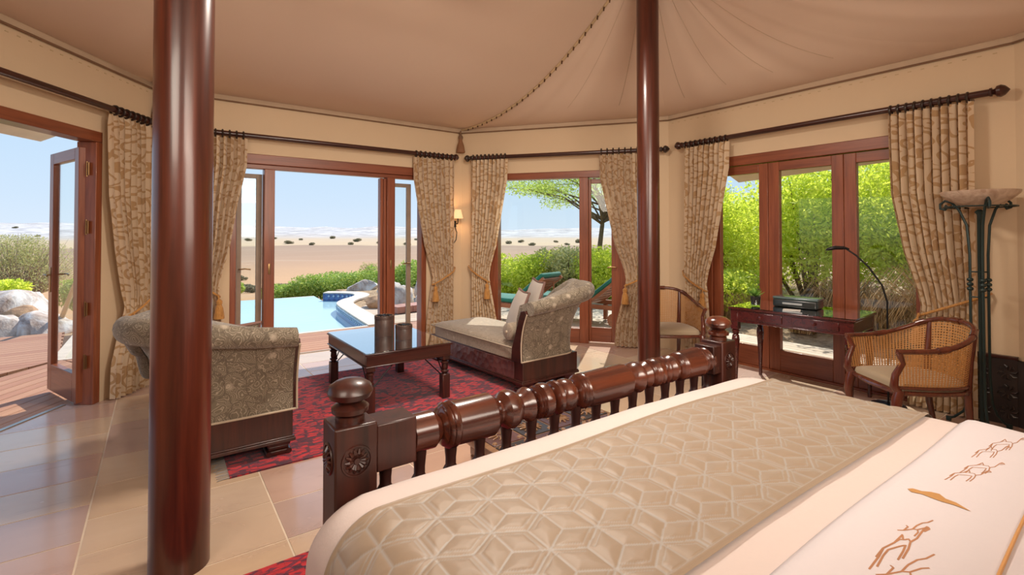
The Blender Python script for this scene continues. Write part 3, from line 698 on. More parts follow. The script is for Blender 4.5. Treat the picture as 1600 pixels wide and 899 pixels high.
# headboard out of view, simple panelled one with two posts
for sx in (-1, 1): bx('head_post', MAH, bed, sx * .965 - .06, sx * .965 + .06, -2.32, -2.2, 0, 1.3)
bx('headboard', MAHX, bed, -.905, .905, -2.29, -2.23, .4, 1.2)
BX0, BX1, BY0, BY1, BZ, BR = .335, 2.52, -.68, 1.425, .745, .13
def drape(a, b, lift=0.0, r=BR):
    """a,b = unfolded coordinates on the bed top; wraps down over the edges"""
    def one(c, lo, hi):
        if c > hi - r: e = c - (hi - r); s = 1; base = hi - r
        elif c < lo + r: e = (lo + r) - c; s = -1; base = lo + r
        else: return c, 0.0, 0.0
        R = r + lift; an = min(e / r, PI / 2); over = max(0, e - r * PI / 2)
        return base + s * R * math.sin(an), r * (1 - math.cos(an)) + over, math.sin(an) ** 2
    x, dx, nx = one(a, BX0, BX1); y, dy, ny = one(b, BY0, BY1)
    z = BZ - dx - dy + lift * (1 - max(nx, ny)) + .006 * math.sin(a * 5.1 + b * 2) * math.sin(b * 4.3) + .010 * math.sin(PI * (a - BX0) / (BX1 - BX0))
    return (x, y, max(z, .28))
mt = B(); mt.rbox(.42, 2.44, -.66, 1.40, .40, .60, .06, 4); mt = mt.build('mattress', SHEET); prop(mt, 'thick white mattress hidden beneath the pale duvet', 'mattress')
def cloth_patch(a0, a1, b0, b1, lift, na, nb, extra=None):
    g = B(); g.grid(lambda u, v: drape(a0 + (a1 - a0) * u, b0 + (b1 - b0) * v, lift + (extra(a0 + (a1 - a0) * u, b0 + (b1 - b0) * v) if extra else 0)), na, nb, lambda u, v: (a0 + (a1 - a0) * u, b0 + (b1 - b0) * v)); return g
o = cloth_patch(BX0 - .38, BX1 + .38, BY0 - .05, BY1 + .30, 0, 150, 110, lambda a, b: .004 * math.sin(a * 19 + 3 * math.sin(b * 6)) * (1 if a < BX0 + .12 else .2)).build('duvet', LINEN, smooth=80, recalc=False)
prop(o, 'smooth pale cream duvet tucked in behind the foot rail', 'duvet')
o.modifiers.new('s', 'SOLIDIFY').thickness = .012
# quilted runner: hexagon blocks stitched in relief
HR = .072
def hexd(a, b):
    # nearest hexagon centre
    sx, sy = 2 * HR, HR * math.sqrt(3) 
    best = None
    j = round(b / sy)
    for jj in (j - 1, j, j + 1):
        ox = (jj % 2) * HR; i = round((a - ox) / sx); cx, cy = i * sx + ox, jj * sy; d = (a - cx) ** 2 + (b - cy) ** 2
        if best is None or d < best[0]: best = (d, a - cx, b - cy)
    _, p, q = best
    dE = HR - max(abs(p * math.cos(k * PI / 3) + q * math.sin(k * PI / 3)) for k in range(3))
    dS = 1
    for k in range(3):
        an = PI / 2 + k * 2 * PI / 3; c, s = math.cos(an), math.sin(an); t = p * c + q * s
        if t > 0: dS = min(dS, abs(-p * s + q * c))
    return min(dE, dS), dE, dS
na, nb = 560, 190; a0, a1, b0, b1 = BX0 - .33, BX1 + .33, .615, 1.215
pat = {}
def ex(a, b):
    d, dE, dS = hexd(a + .02, b); e = min(b - b0, b1 - b)
    if e < .022: h = .002 + .006 * max(0, 1 - abs(e - .011) / .009); st = .25 if abs(e - .02) < .004 else 0
    else: h = .0055 * min(1, d / .026) ** .6; st = 1.0 if d < .0026 else 0.0
    if abs(dE - .013) < .0016 and e > .022: h -= .0015; st = max(st, .7)
    pat[len(pat)] = st; return .010 + h
g = cloth_patch(a0, a1, b0, b1, 0, na, nb, ex); o = g.build('bed_runner', RUN, smooth=80, recalc=False)
at = o.data.attributes.new('stitch', 'FLOAT', 'POINT'); at.data.foreach_set('value', np.array([pat[i] for i in range(len(o.data.vertices))], dtype=np.float32))
prop(o, 'taupe quilted bed runner with stitched hexagon pattern across the bed', 'bed runner')
o = cloth_patch(BX0 - .36, BX1 + .36, -.62, .52, .026, 150, 60, lambda a, b: (.022) * min(1, max(0, (.52 - b) / .03)) ** .5 - .022 + .004 * math.sin(b * 9 + a)).build('top_sheet', SHEET, smooth=80, recalc=False)
prop(o, 'crisp white folded sheet with copper camel embroidery', 'sheet'); sheet = o; o.modifiers.new('s', 'SOLIDIFY').thickness = .01
# embroidery: camel caravans walking along the sheet, a falcon, and a border line
CAMEL = [[(0, 0), (.06, .30), (.05, .52), (.16, .56), (.26, .60), (.36, .80), (.46, .60), (.60, .58), (.68, .46), (.80, .52), (.86, .78), (.98, .80), (1.02, .74), (.90, .70)],
         [(.05, .52), (.0, .30)], [(.16, .0), (.16, .28), (.20, .42), (.46, .42), (.60, .40), (.62, .22), (.60, 0)], [(.70, 0), (.72, .25), (.68, .46)],
         [(.86, .80), (.92, .86), (.98, .80)], [(.28, .62), (.34, .66), (.44, .62)]]
BRANCH = [[(0, .5), (.2, .42), (.45, .40), (.62, .30), (.7, .1), (.66, -.1)], [(.45, .40), (.5, .6), (.62, .72), (.78, .70), (.9, .8)], [(.2, .42), (.25, .62), (.16, .74)], [(.62, .30), (.8, .34), (.95, .28)]]
def emb(shape, o2, ux, uy, r, name, mat, dots=()):
    g = B()
    for pl in shape:
        pts = []
        for i in range(len(pl) - 1):
            for q in range(4):
                t = q / 4; pts.append((pl[i][0] * (1 - t) + pl[i + 1][0] * t, pl[i][1] * (1 - t) + pl[i + 1][1] * t))
        pts.append(pl[-1])
        W_ = [drape(x_, y_, .0262 + .004 * math.sin(y_ * 9 + x_)) for x_, y_ in [(o2[0] + ux[0] * p + uy[0] * q, o2[1] + ux[1] * p + uy[1] * q) for p, q in pts]]
        g.tube([(a, b, c + .0002) for a, b, c in W_], r * .55, 5, flat=(1, .2))
    for (p, q) in dots: g.lathe([(-.001, r * 2.4), (.002, r * 2.2), (.0025, .001)], drape(o2[0] + ux[0] * p + uy[0] * q, o2[1] + ux[1] * p + uy[1] * q, .0285), 'z', 8)
    return g.build(name, mat, sheet)
ZS = .775
def px2(x, y): v = on_z(x, y, ZS); return (v.x, v.y)
def span(p0, pu, pv):
    a, b, c = px2(*p0), px2(*pu), px2(*pv); return a, (b[0] - a[0], b[1] - a[1]), (c[0] - a[0], c[1] - a[1])
for (p0, pu, pv, sh, r) in (((1358, 893), (1432, 872), (1392, 838), CAMEL, .0038), ((1352, 925), (1450, 905), (1384, 880), BRANCH, .0036), ((1392, 848), (1450, 838), (1412, 822), BRANCH, .0032),
                            ((1476, 750), (1532, 752), (1500, 728), CAMEL, .0024), ((1500, 737), (1556, 738), (1520, 716), CAMEL, .0024),
                            ((1518, 712), (1566, 712), (1536, 692), CAMEL, .0022), ((1540, 702), (1592, 700), (1556, 682), CAMEL, .0022)):
    o2, ux, uy = span(p0, pu, pv); emb(sh, o2, ux, uy, r, 'camel_embroidery', THREAD)
g = B()
fal = [(1418, 768), (1426, 767), (1440, 771), (1455, 772), (1468, 775), (1478, 783), (1494, 789), (1518, 804), (1490, 793), (1472, 788), (1458, 783), (1440, 776), (1424, 773)]
up, dn = [], []
F2 = [px2(*p) for p in fal]; vs = [g.bm.verts.new(Vector(drape(p[0], p[1], .0262 + .004 * math.sin(p[1] * 9 + p[0]))) + Vector((0, 0, .0012))) for p in F2]; g.face(vs)
g.build('falcon_embroidery', THREAD2, sheet, smooth=0)
q0, q1 = px2(1565, 899), px2(1600, 818)
g = B(); g.tube([Vector(drape(q0[0] + (q1[0] - q0[0]) * t / 4, q0[1] + (q1[1] - q0[1]) * t / 4, .028)) for t in range(-12, 26)], .0035, 6); g.build('border_cord', THREAD2, sheet)

# ================================================================ CHAISES
def chaise(label, loc, rz, sx):
    t = thing('chaise_longue', label, 'chaise', loc, rz); W, L = .70, 1.66
    X = lambda x: x * sx
    def mb(): return B()
    def BX(g, x0, x1, *r, **k): return g.box(min(X(x0), X(x1)), max(X(x0), X(x1)), *r, **k)
    bx('base', MAH, t, min(X(0), X(W)), max(X(0), X(W)), 0, L, .095, .30, bevel=.006)
    bx('side_panel', CARVE, t, min(X(-.006), X(.0)), max(X(-.006), X(.0)), .12, L - .06, .13, .285, bevel=.002)
    g = mb(); BX(g, -.016, W + .016, -.012, L + .012, .095, .118); BX(g, -.010, W + .010, -.008, L + .008, .118, .13); g.build('base_moulding', MAH, t, bevel=.004)
    for fx in (.08, W - .08):
        for fy in (.07, L - .08):
            g = B(); c = X(fx)
            g.rbox(c - .075, c + .075, fy - .055, fy + .055, .012, .045, .008); g.rbox(c - .06, c + .06, fy - .045, fy + .045, .045, .07, .006); g.rbox(c - .07, c + .07, fy - .05, fy + .05, .068, .096, .006)
            for s in (-1, 1): g.tube([(c + s * .06, fy - .06, .03), (c + s * .06, fy + .06, .03)], .017, 10)
            g.build('foot', MAH, t)
    # seat cushion, softly domed
    g = B()
    def fn(u, v):
        a = u * 2 * PI; k = .16
        ca, sa = math.cos(a), math.sin(a); ex_ = .22
        x = W / 2 + (W / 2) * math.copysign(abs(ca) ** ex_, ca) * (1 - 0); y = (L + .1) / 2 + (L - .1) / 2 * math.copysign(abs(sa) ** ex_, sa)
        if v < .5: z = .30 + (v / .5) * .11; f = 1
        else: q = (v - .5) / .5; f = 1 - q; z = .41 + .055 * (1 - (1 - q) ** 4) ** .5 
        x = W / 2 + (x - W / 2) * (f if v >= .5 else 1); y = (L + .1) / 2 + (y - (L + .1) / 2) * (f if v >= .5 else 1)
        if v >= .5:
            q = (v - .5) / .5; f = math.cos(q * PI / 2) if q > .0 else 1
        return (X(x), y, z)
    g.grid(fn, 96, 28, lambda u, v: (u * 4, v * 1.2), closed=True); g.build('seat_cushion', UPH2, t, smooth=60)
    g = B(); g.tube([(X(-.008), .14, .41), (X(-.008), L - .02, .41), (X(.02), L + .01, .41), (X(W - .02), L + .01, .41), (X(W + .005), L - .02, .41)], .006, 6); g.build('seat_piping', PIPING, t)
    # upholstered back sweeping round the tall corner and down the far side
    path = []; RC = .16
    for k in range(22): path.append(((W - RC) * k / 21, 0.0, (0, -1)))
    for k in range(1, 13):
        a = -PI / 2 + k / 12 * PI / 2; path.append((W - RC + RC * math.cos(a), RC + RC * math.sin(a), (math.cos(a), math.sin(a))))
    for k in range(1, 19): path.append((W, RC + .62 * k / 18, (1, 0)))
    n_ = len(path); sl = [0]
    for i in range(1, n_): sl.append(sl[-1] + math.hypot(path[i][0] - path[i - 1][0], path[i][1] - path[i - 1][1]))
    S = sl[-1]
    Hs = lambda s: interp(s, [0, .25, .5, .66, .78, .95, 1.15, S - .12, S], [.79, .815, .86, .905, .905, .83, .68, .52, .50])
    Fl = lambda s: interp(s, [0, .3, .54, .68, .80, 1.1, S], [.085, .10, .13, .17, .17, .10, .05])
    Cr = lambda s: interp(s, [0, .3, .6, .75, 1.0, S], [.0, .02, .065, .07, .03, 0])
    def section(s):
        H, F, C = Hs(s), Fl(s), Cr(s); r = .062 * (.75 if s > 1.1 else 1)
        P = [(.0, .302)]
        for k in range(1, 9):
            q = k / 8; P.append((-.012 * math.sin(q * PI) + (F - .01) * q ** 2.4, .302 + (H - r * .8 - .302) * q))
        for k in range(0, 11):   # the roll: from underside outwards over the top
            a = -1.9 + (k / 10) * (PI / 2 + 1.9 + .35); P.append((F + r * .15 + r * math.cos(a) * 1.05, H + (r + C * .25) * math.sin(a)))
        P.append((F * .55 - .03, H + r * .62 + C * .95)); P.append((F * .3 - .07, H + r * .3 + C * .85)); 
        zi = max(.40, H - .10)
        P.append((-.085, zi)); P.append((-.10, min(zi, .52) if zi > .45 else .40)); P.append((-.10, .40)); P.append((-.10, .31))
        return P
    secs = [section(s) for s in sl]; m_ = len(secs[0])
    def fn2(u, v):
        i = min(n_ - 1, int(round(u * (n_ - 1)))); j = int(round(v * (m_ - 1))); x, y, nn = path[i]; o_, z = secs[i][j]
        return (X(x + nn[0] * o_), y + nn[1] * o_, z)
    g = B(); V = g.grid(fn2, n_ - 1, m_ - 1); g.face([v for v in V[0]]); g.face([v for v in V[-1]][::-1]); g.build('back', UPH, t, smooth=60)
    # wooden scroll rail on the low side following the back's profile
    g = B(); pr = section(0)[:21]; outer = [(-p[0] - .006, p[1]) for p in pr]
    inn = [(.135, .302), (.125, .42), (.085, .52), (.04, .66), (.0, .76), (-.045, .80)]
    poly = [(p[0], p[1]) for p in outer[:9]] + [(-.06, .775)] + inn[::-1][1:]
    g.prism(poly, min(X(-.028), X(.0)), max(X(-.028), X(.0)), axis='x'); g.build('scroll_rail', MAHY, t, bevel=.004)
    g = B(); g.tube([(X(-.02), -.008, .304), (X(W - RC), -.012, .304)] + [(X(p[0] + p[2][0] * .01), p[1] + p[2][1] * .01, .304) for p in path[22:40]], .007, 6); g.build('back_piping', PIPING, t)
    g = B(); g.tube([(X(-.022), -p[0] - .010, p[1]) for p in section(0)[:10]], .007, 6); g.build('edge_piping', PIPING, t)
    return t
chaise('grey paisley chaise longue beyond the coffee table, back towards the bed', (2.67, 3.55, 0), math.radians(3), 1)
chaise('grey paisley chaise longue on the left, partly behind the thick pole', (.735, 3.50, 0), 0, -1)
# cushions on the right chaise
def cushion(label, loc, rot, s=.40, th=.12, mat=None, edge=None):
    t = thing('throw_cushion', label, 'cushion', loc); t.rotation_euler = rot
    def side(sg):
        def fn(u, v):
            a, b = u * 2 - 1, v * 2 - 1; pin = 1 - .07 * (1 - abs(a)) * abs(b) ** 3 
            k = (1 - abs(a) ** 2.6) * (1 - abs(b) ** 2.6); return (a * s / 2 * (1 - .08 * (1 - b * b)), sg * th / 2 * max(0, k) ** .55, (b * (1 - .08 * (1 - a * a)) + 1) * s / 2)
        return fn
    g = B(); g.grid(side(1), 22, 22); g.grid(side(-1), 22, 22); bmesh.ops.remove_doubles(g.bm, verts=g.bm.verts, dist=.0005); g.build('cover', mat or UPH2, t, smooth=60)
    pts = []
    for k in range(4):
        c = [(-1, -1), (1, -1), (1, 1), (-1, 1)]; a, b = c[k], c[(k + 1) % 4]
        for q in range(8):
            x = a[0] + (b[0] - a[0]) * q / 8; z = a[1] + (b[1] - a[1]) * q / 8; pts.append((x * s / 2 * (1 - .08 * (1 - z * z)), 0, (z * (1 - .08 * (1 - x * x)) + 1) * s / 2))
    pts.append(pts[0]); B().tube(pts, .012, 6, caps=False).build('braid_edge', edge or plain('mauve_braid', (.20, .11, .09), .9), t)
    return t
GREYC = fabric('grey_cushion', (.36, .31, .27), (.44, .38, .33))
cushion('smaller grey cushion with brown braid leaning at the front on the right chaise', (2.86, 4.02, .475), (math.radians(20), 0, math.radians(66)), .44, .12, GREYC)
cushion('taller grey cushion with brown braid propped behind the smaller one', (3.05, 4.02, .475), (math.radians(16), 0, math.radians(64)), .53, .13, GREYC)
cushion('brown braided cushion peeping over the back of the left chaise', (.36, 3.74, .475), (math.radians(12), 0, 0), .40, .11, UPH)
t = thing('bolster', 'round grey bolster with gathered end at the corner of the right chaise', 'bolster', (2.645, 3.77, .545))
B().lathe([(0, .001), (.004, .03), (.002, .055), (.012, .076), (.04, .082), (.34, .082), (.37, .07), (.375, .001)], (0, 0, 0), 'x', 30, lambda a, h: 1 + (.03 * math.sin(14 * a) if h < .02 else 0)).build('cover', UPH2, t)
B().lathe([(-.010, .001), (-.008, .012), (.003, .014)], (0, 0, 0), 'x', 14).build('button', PIPING, t)

# ================================================================ COFFEE TABLE
ct = thing('coffee_table', 'low square dark wood coffee table with glass top and iron braces', 'coffee table', (1.36, 3.88, 0))
TW, TD = .76, 1.08
bx('apron', MAHX, ct, .0, TW, 0, .03, .39, .478); bx('apron', MAHX, ct, 0, TW, TD - .03, TD, .39, .478)
bx('apron', MAHY, ct, 0, .03, .03, TD - .03, .39, .478); bx('apron', MAHY, ct, TW - .03, TW, .03, TD - .03, .39, .478)
g = B(); g.box(-.012, TW + .012, -.012, .05, .478, .492); g.box(-.012, TW + .012, TD - .05, TD + .012, .478, .492); g.box(-.012, .05, .05, TD - .05, .478, .492); g.box(TW - .05, TW + .012, .05, TD - .05, .478, .492)
g.build('top_frame', MAHX, ct, bevel=.003); bx('lower_bead', MAHX, ct, -.01, TW + .01, -.01, TD + .01, .382, .392)
bx('iron_grille', plain('dark_underlay', (.03, .022, .02), .3, .3), ct, .05, TW - .05, .05, TD - .05, .47, .484, bevel=0)
bx('glass_top', TGLASS, ct, -.004, TW + .004, -.004, TD + .004, .4925, .499, bevel=.001)
for lx in (.04, TW - .04):
    for ly in (.04, TD - .04):
        g = B(); g.rbox(lx - .036, lx + .036, ly - .036, ly + .036, .01, .22, .004, 1); g.rbox(lx - .036, lx + .036, ly - .036, ly + .036, .345, .39, .004, 1)
        g.lathe([(.22, .034), (.228, .022), (.24, .036), (.25, .036), (.258, .024), (.27, .030), (.31, .026), (.318, .036), (.33, .036), (.336, .024), (.345, .034)], (lx, ly, 0), 'z', 16)
        g.build('leg', MAH, ct)
for lx, s in ((.04, 1), (TW - .04, -1)):
    for ly in (.04, TD - .04):
        B().tube([(lx + s * .03, ly, .21), (lx + s * .21, ly, .39)], .0055, 6).build('brace', BLK, ct)
for ly, s in ((.04, 1), (TD - .04, -1)):
    for lx in (.04, TW - .04):
        B().tube([(lx, ly + s * .03, .21), (lx, ly + s * .21, .39)], .0055, 6).build('brace', BLK, ct)
LEATH = (lambda m: m.done(m.bsdf(m.ramp(m.noise(m.coord(), 14, 5), [(.3, (.035, .016, .012)), (.7, (.075, .036, .026))]), .5, m.bump(m.noise(m.coord(), 60, 3), .2, .004), .1)))(M('brown_leather'))
def canister(label, loc, r, h):
    t = thing('lidded_box', label, 'box', loc)
    B().lathe([(0, r), (.004, r), (h - .03, r), (h - .028, r * .985)], n=36).build('body', LEATH, t)
    B().lathe([(h - .028, r * 1.02), (h, r * 1.02), (h + .004, r), (h + .004, r * .86), (h - .002, r * .84), (h - .002, .001)], n=36).build('lid', LEATH, t)
    g = B(); g.lathe([(h - .002, .02), (h + .004, .018), (h + .005, .001)], n=12)
    for k in range(6):
        a = k * PI / 3; g.tube([(.02 * math.cos(a), .02 * math.sin(a), h), (r * .55 * math.cos(a + .35), r * .55 * math.sin(a + .35), h + .003), (r * .8 * math.cos(a), r * .8 * math.sin(a), h)], .005, 5)
    g.build('lid_ornament', BLK, t)
    g = B()
    for k in range(20): a = k * PI / 10; g.lathe([(-.0, .004), (.003, .002)], (r * .93 * math.cos(a), r * .93 * math.sin(a), h + .004), 'z', 6)
    prop(g.build('studs', BRASS, t), kind='stuff')
canister('taller round brown leather box on the coffee table', (1.745, 4.50, .5), .088, .185)
canister('shorter round brown leather box on the coffee table', (1.835, 4.25, .5), .076, .125)

# ================================================================ CARVED BENCH AT THE BED FOOT
bn = thing('carved_low_table', 'low carved wooden table with ornate panelled top behind the foot rail', 'table', (1.28, 1.74, 0))
bw, bd = .84, .46; TANW = wood('tan_wood', (.20, .10, .05), (.38, .22, .12), 'x', .3, .4)
g = B(); g.rbox(0, bw, 0, bd, .385, .432, .012, 2); g.rbox(.02, bw - .02, .02, bd - .02, .33, .385, .01, 2); g.build('top', TANW, bn)
for i in range(4):
    for j in range(2):
        x0, y0 = .035 + i * .196, .03 + j * .205
        p = bx('carved_panel', CARVE if (i + j) % 2 else DK, bn, x0, x0 + .185, y0, y0 + .195, .430, .436, bevel=.002)
        g = B(); cx, cy = x0 + .0925, y0 + .0975
        for q in range(12):
            a = q * PI / 6; g.tube([(cx + .012 * math.cos(a), cy + .012 * math.sin(a), .437), (cx + .04 * math.cos(a + .2), cy + .04 * math.sin(a + .2), .440), (cx + .065 * math.cos(a), cy + .065 * math.sin(a), .437)], [.003, .006, .003], 5)
        for q in range(4):
            a = q * PI / 2 + PI / 4; g.lathe([(.436, .014), (.441, .010), (.441, .001)], (cx + .105 * math.cos(a), cy + .105 * math.sin(a), 0), 'z', 10)
        prop(g.build('relief', TANW, p), kind='stuff')
for lx in (.05, bw - .05):
    for ly in (.05, bd - .05):
        B().lathe([(0, .024), (.03, .036), (.05, .026), (.10, .022), (.16, .034), (.20, .022), (.28, .032), (.33, .036)], (lx, ly, 0), 'z', 14).build('leg', TANW, bn)

# ================================================================ DESK
dk = thing('writing_desk', 'long dark mahogany writing desk with glass top and two drawers', 'desk', (4.475, 2.655, 0), math.radians(-84.5))
DL, DD = 1.04, .66   # local x runs towards the camera along the front edge, local y = away into the wall (left of x)
DX = DESKW
bx('top', DX, dk, 0, DL, 0, DD, .735, .756, bevel=.006); bx('glass_top', TGLASS, dk, .004, DL - .004, .004, DD - .004, .7562, .762, bevel=.001)
bx('apron', DX, dk, .02, DL - .02, .018, .04, .63, .735); bx('apron', DX, dk, .02, DL - .02, DD - .04, DD - .018, .63, .735)
bx('apron', DX, dk, .018, .04, .04, DD - .04, .63, .735); bx('apron', DX, dk, DL - .04, DL - .018, .04, DD - .04, .63, .735)
bx('lower_bead', DX, dk, .012, DL - .012, .012, DD - .012, .618, .632, bevel=.004)
for x0 in (.12, .56):
    d = bx('drawer', DX, dk, x0, x0 + .36, .008, .02, .648, .722, bevel=.004)
    B().lathe([(.008, .006), (-.004, .007), (-.010, .014), (-.018, .013), (-.020, .001)], (x0 + .18, 0, .685), 'y', 14).build('knob', DX, d)
lp = [(0, .016), (.03, .018), (.06, .015), (.12, .017), (.35, .028), (.44, .036), (.485, .030), (.495, .022), (.505, .034), (.512, .026), (.522, .035), (.535, .035), (.54, .026), (.545, .034)]
for lx in (.05, DL - .05):
    for ly in (.05, DD - .05):
        g = B(); g.lathe(lp, (lx, ly, 0), 'z', 20, lambda a, h: 1 + (.05 * math.cos(8 * a) if .1 < h < .45 else 0)); g.rbox(lx - .034, lx + .034, ly - .034, ly + .034, .545, .735, .003, 1); g.build('leg', DX, dk)
# plant, printer, card
pl = thing('potted_plant', 'small green succulent in a clear glass pot on the desk', 'plant', (4.69, 2.50, .763)); pl.scale = (1.25, 1.25, 1.25)
B().lathe([(0, .030), (.004, .034), (.085, .040), (.085, .037), (.01, .030), (.01, .001)], n=20).build('pot', mk_glass('pot_glass', (.85, .92, .92), 1), pl)
B().lathe([(.01, .030), (.07, .036), (.072, .001)], n=16).build('soil', plain('dark_soil', (.03, .022, .018), .9), pl)
g = B()
for k in range(26):
    a = k * 2.4; L = .060 + .03 * (k % 5) / 5; e = .5 + .9 * ((k * 7) % 10) / 10
    d = Vector((math.cos(a) * math.cos(e), math.sin(a) * math.cos(e), math.sin(e))); s = d.cross(Vector((0, 0, 1))).normalized() * .009; p = Vector((0, 0, .07))
    v = [g.bm.verts.new(q) for q in (p - s * .5, p + d * L * .6 - s, p + d * L + Vector((0, 0, -.003)), p + d * L * .6 + s, p + s * .5)]; g.face(v)
g.build('leaves', leaf_mat('succulent_leaf', (.10, .28, .03), (.32, .58, .10), .3), pl, solid=.003)
pr_ = thing('printer', 'small black printer with rounded lid on the desk', 'printer', (4.93, 2.22, .763), math.radians(-84.5))
PB = plain('black_plastic', (.018, .022, .022), .3, 0, .3)
B().rbox(-.19, .19, -.10, .10, 0, .075, .015, 3).build('body', PB, pr_); B().rbox(-.195, .195, -.09, .105, .073, .098, .011, 3).build('lid', plain('teal_black_lid', (.10, .15, .15), .25, 0, .5), pr_)
bx('paper_slot', plain('slot_grey', (.35, .37, .38), .4), pr_, -.10, .07, -.104, -.099, .030, .048, bevel=.001)
cd_ = thing('folded_card', 'white folded card lying on the desk before the printer', 'card', (4.70, 2.17, .763), math.radians(-70))
bx('card', plain('white_card', (.75, .72, .68), .6), cd_, -.07, .07, -.04, .04, 0, .004, bevel=.001)

# ================================================================ CANE CHAIRS
def cane_chair(label, loc, rz):
    t = thing('cane_armchair', label, 'chair', loc, rz)
    # plan half path (x>0): front (0.235,-.25) -> round back (0,.27)
    def plan(q):   # q in -1..1, left arm front to right arm front
        a = abs(q); s = 1 if q > 0 else -1
        x = interp(a, [0, .2, .4, .55, .7, 1], [0, .15, .235, .262, .27, .245]); y = interp(a, [0, .2, .4, .55, .7, 1], [.27, .245, .17, .06, -.06, -.27])
        return s * x, y
    pl_ = [plan(-1 + 2 * k / 48) for k in range(49)]
    for _ in range(3): pl_ = [pl_[0]] + [((pl_[i - 1][0] + pl_[i][0] * 2 + pl_[i + 1][0]) / 4, (pl_[i - 1][1] + pl_[i][1] * 2 + pl_[i + 1][1]) / 4) for i in range(1, 48)] + [pl_[-1]]
    def top(i): a = abs(i - 24) / 24; return interp(a, [0, .18, .36, .55, .72, 1], [.845, .835, .785, .715, .685, .68])
    zt_ = [top(i) for i in range(49)]
    for _ in range(4): zt_ = [zt_[0]] + [(zt_[i - 1] + zt_[i] * 2 + zt_[i + 1]) / 4 for i in range(1, 48)] + [zt_[-1]]
    fl = 1.10
    rail = [(pl_[i][0] * fl, pl_[i][1] * fl + (.01 if abs(i - 24) < 18 else 0), zt_[i]) for i in range(49)]
    g = B(); g.tube(rail, .0185, 10, flat=(1, .9))
    for i in (8, 16, 24, 32, 40): g.tube([rail[i - 1], rail[i], rail[i + 1]], .0225, 10)
    g.build('top_rail', CHW, t)
    g = B(); g.tube([(x, y, .40) for x, y in pl_] + [(pl_[0][0] + (pl_[-1][0] - pl_[0][0]) * 0, pl_[0][1], .40)], .016, 8); g.tube([(x, y, .435) for x, y in pl_], .012, 8)
    g.tube([(pl_[0][0], pl_[0][1], .40), (0, pl_[0][1] - .03, .40), (pl_[-1][0], pl_[-1][1], .40)], .017, 8); g.build('seat_rail', CHW, t)
    # cane panel
    def fn(u, v):
        i = u * 48; k = min(47, int(i)); f = i - k; A = Vector((*pl_[k], .44)).lerp(Vector((*pl_[k + 1], .44)), f); Bv = Vector(rail[k]).lerp(Vector(rail[k + 1]), f)
        return A.lerp(Bv, v)
    g = B(); g.grid(fn, 48, 8, lambda u, v: (u * 1.25, v * .33)); g.build('cane_panel', CANE, t, smooth=80, recalc=False)
    g = B(); ring = [Vector((x * .95, y * .95, 0)) for x, y in pl_]
    prof_ = [(.39, 1.0), (.43, 1.0), (.452, .97), (.465, .85), (.472, .5), (.474, .02)]
    g.grid(lambda u, v: Vector((ring[min(48, int(round(u * 48))) % 49].x * prof_[int(round(v * 5))][1], ring[min(48, int(round(u * 48))) % 49].y * prof_[int(round(v * 5))][1], prof_[int(round(v * 5))][0])), 49, 5, closed=True)
    g.build('seat_cushion', SEATF, t, smooth=60)
    for s in (-1, 1):
        x, y = s * .245, -.27
        B().tube([(x, y - .0, .40), (x, y - .035, .45), (x, y - .025, .52), (x + s * .01, y + .015, .60), (rail[0 if s < 0 else 48][0], rail[0][1] + .01, .675)], [.024, .026, .022, .019, .020], 10).build('arm_support', CHW, t)
        B().tube([(x, y, .42), (x, y - .015, .36), (x, y - .03, .28), (x, y - .015, .18), (x, y + .0, .08), (x, y - .012, .0)], [.030, .033, .028, .020, .016, .020], 12).build('leg', CHW, t)
        xb, yb = s * .17, .225
        B().tube([(xb * 1.13, yb * 1.18, .82), (xb * 1.05, yb * 1.05, .60), (xb, yb, .42), (xb, yb + .01, .22), (xb * 1.05, yb + .06, .0)], [.017, .020, .024, .021, .015], 10).build('leg', CHW, t)
    return t
fd = Vector((.78, -.62))   # chair's back direction for the right chair
cane_chair('cane tub armchair with beige seat at the right, beside the floor lamp', (4.36, 1.19, 0), math.atan2(fd.y, fd.x) - PI / 2)
cane_chair('cane tub armchair in the corner behind the right pole', (4.53, 3.36, 0), math.atan2(.83, .60) - PI / 2)

# ================================================================ LAMPS
rl = thing('reading_lamp', 'slender black arched reading lamp with round base behind the right chair', 'floor lamp', (5.03, 1.545, 0))
B().lathe([(0, .125), (.012, .125), (.018, .115), (.022, .02)], n=36).build('base', BLK, rl)
B().tube([(0, 0, .02), (0, 0, .55), (0, .0, .88), (-.02, .03, 1.02), (-.06, .11, 1.17), (-.10, .19, 1.27), (-.13, .26, 1.33)], .0075, 8).build('stem', BLK, rl)
B().tube([(-.12, .235, 1.325), (-.135, .27, 1.335), (-.16, .33, 1.335), (-.185, .38, 1.32), (-.19, .395, 1.31)], [.010, .026, .030, .022, .006], 12, flat=(1, .6)).build('head', plain('satin_black', (.03, .03, .032), .25, .5), rl)
tl = thing('torchiere', 'tall green iron floor lamp with alabaster bowl against the right wall', 'floor lamp', (5.01, .955, 0))
B().lathe([(.02, .014), (.05, .022), (.08, .014), (.10, .0155), (1.60, .0155), (1.62, .03), (1.64, .012)], n=14).build('column', GREENM, tl)
B().lathe([(1.655, .001), (1.652, .05), (1.67, .10), (1.71, .175), (1.755, .222), (1.775, .228), (1.778, .222), (1.72, .16), (1.69, .10), (1.67, .001)], n=40).build('bowl', ALAB, tl)
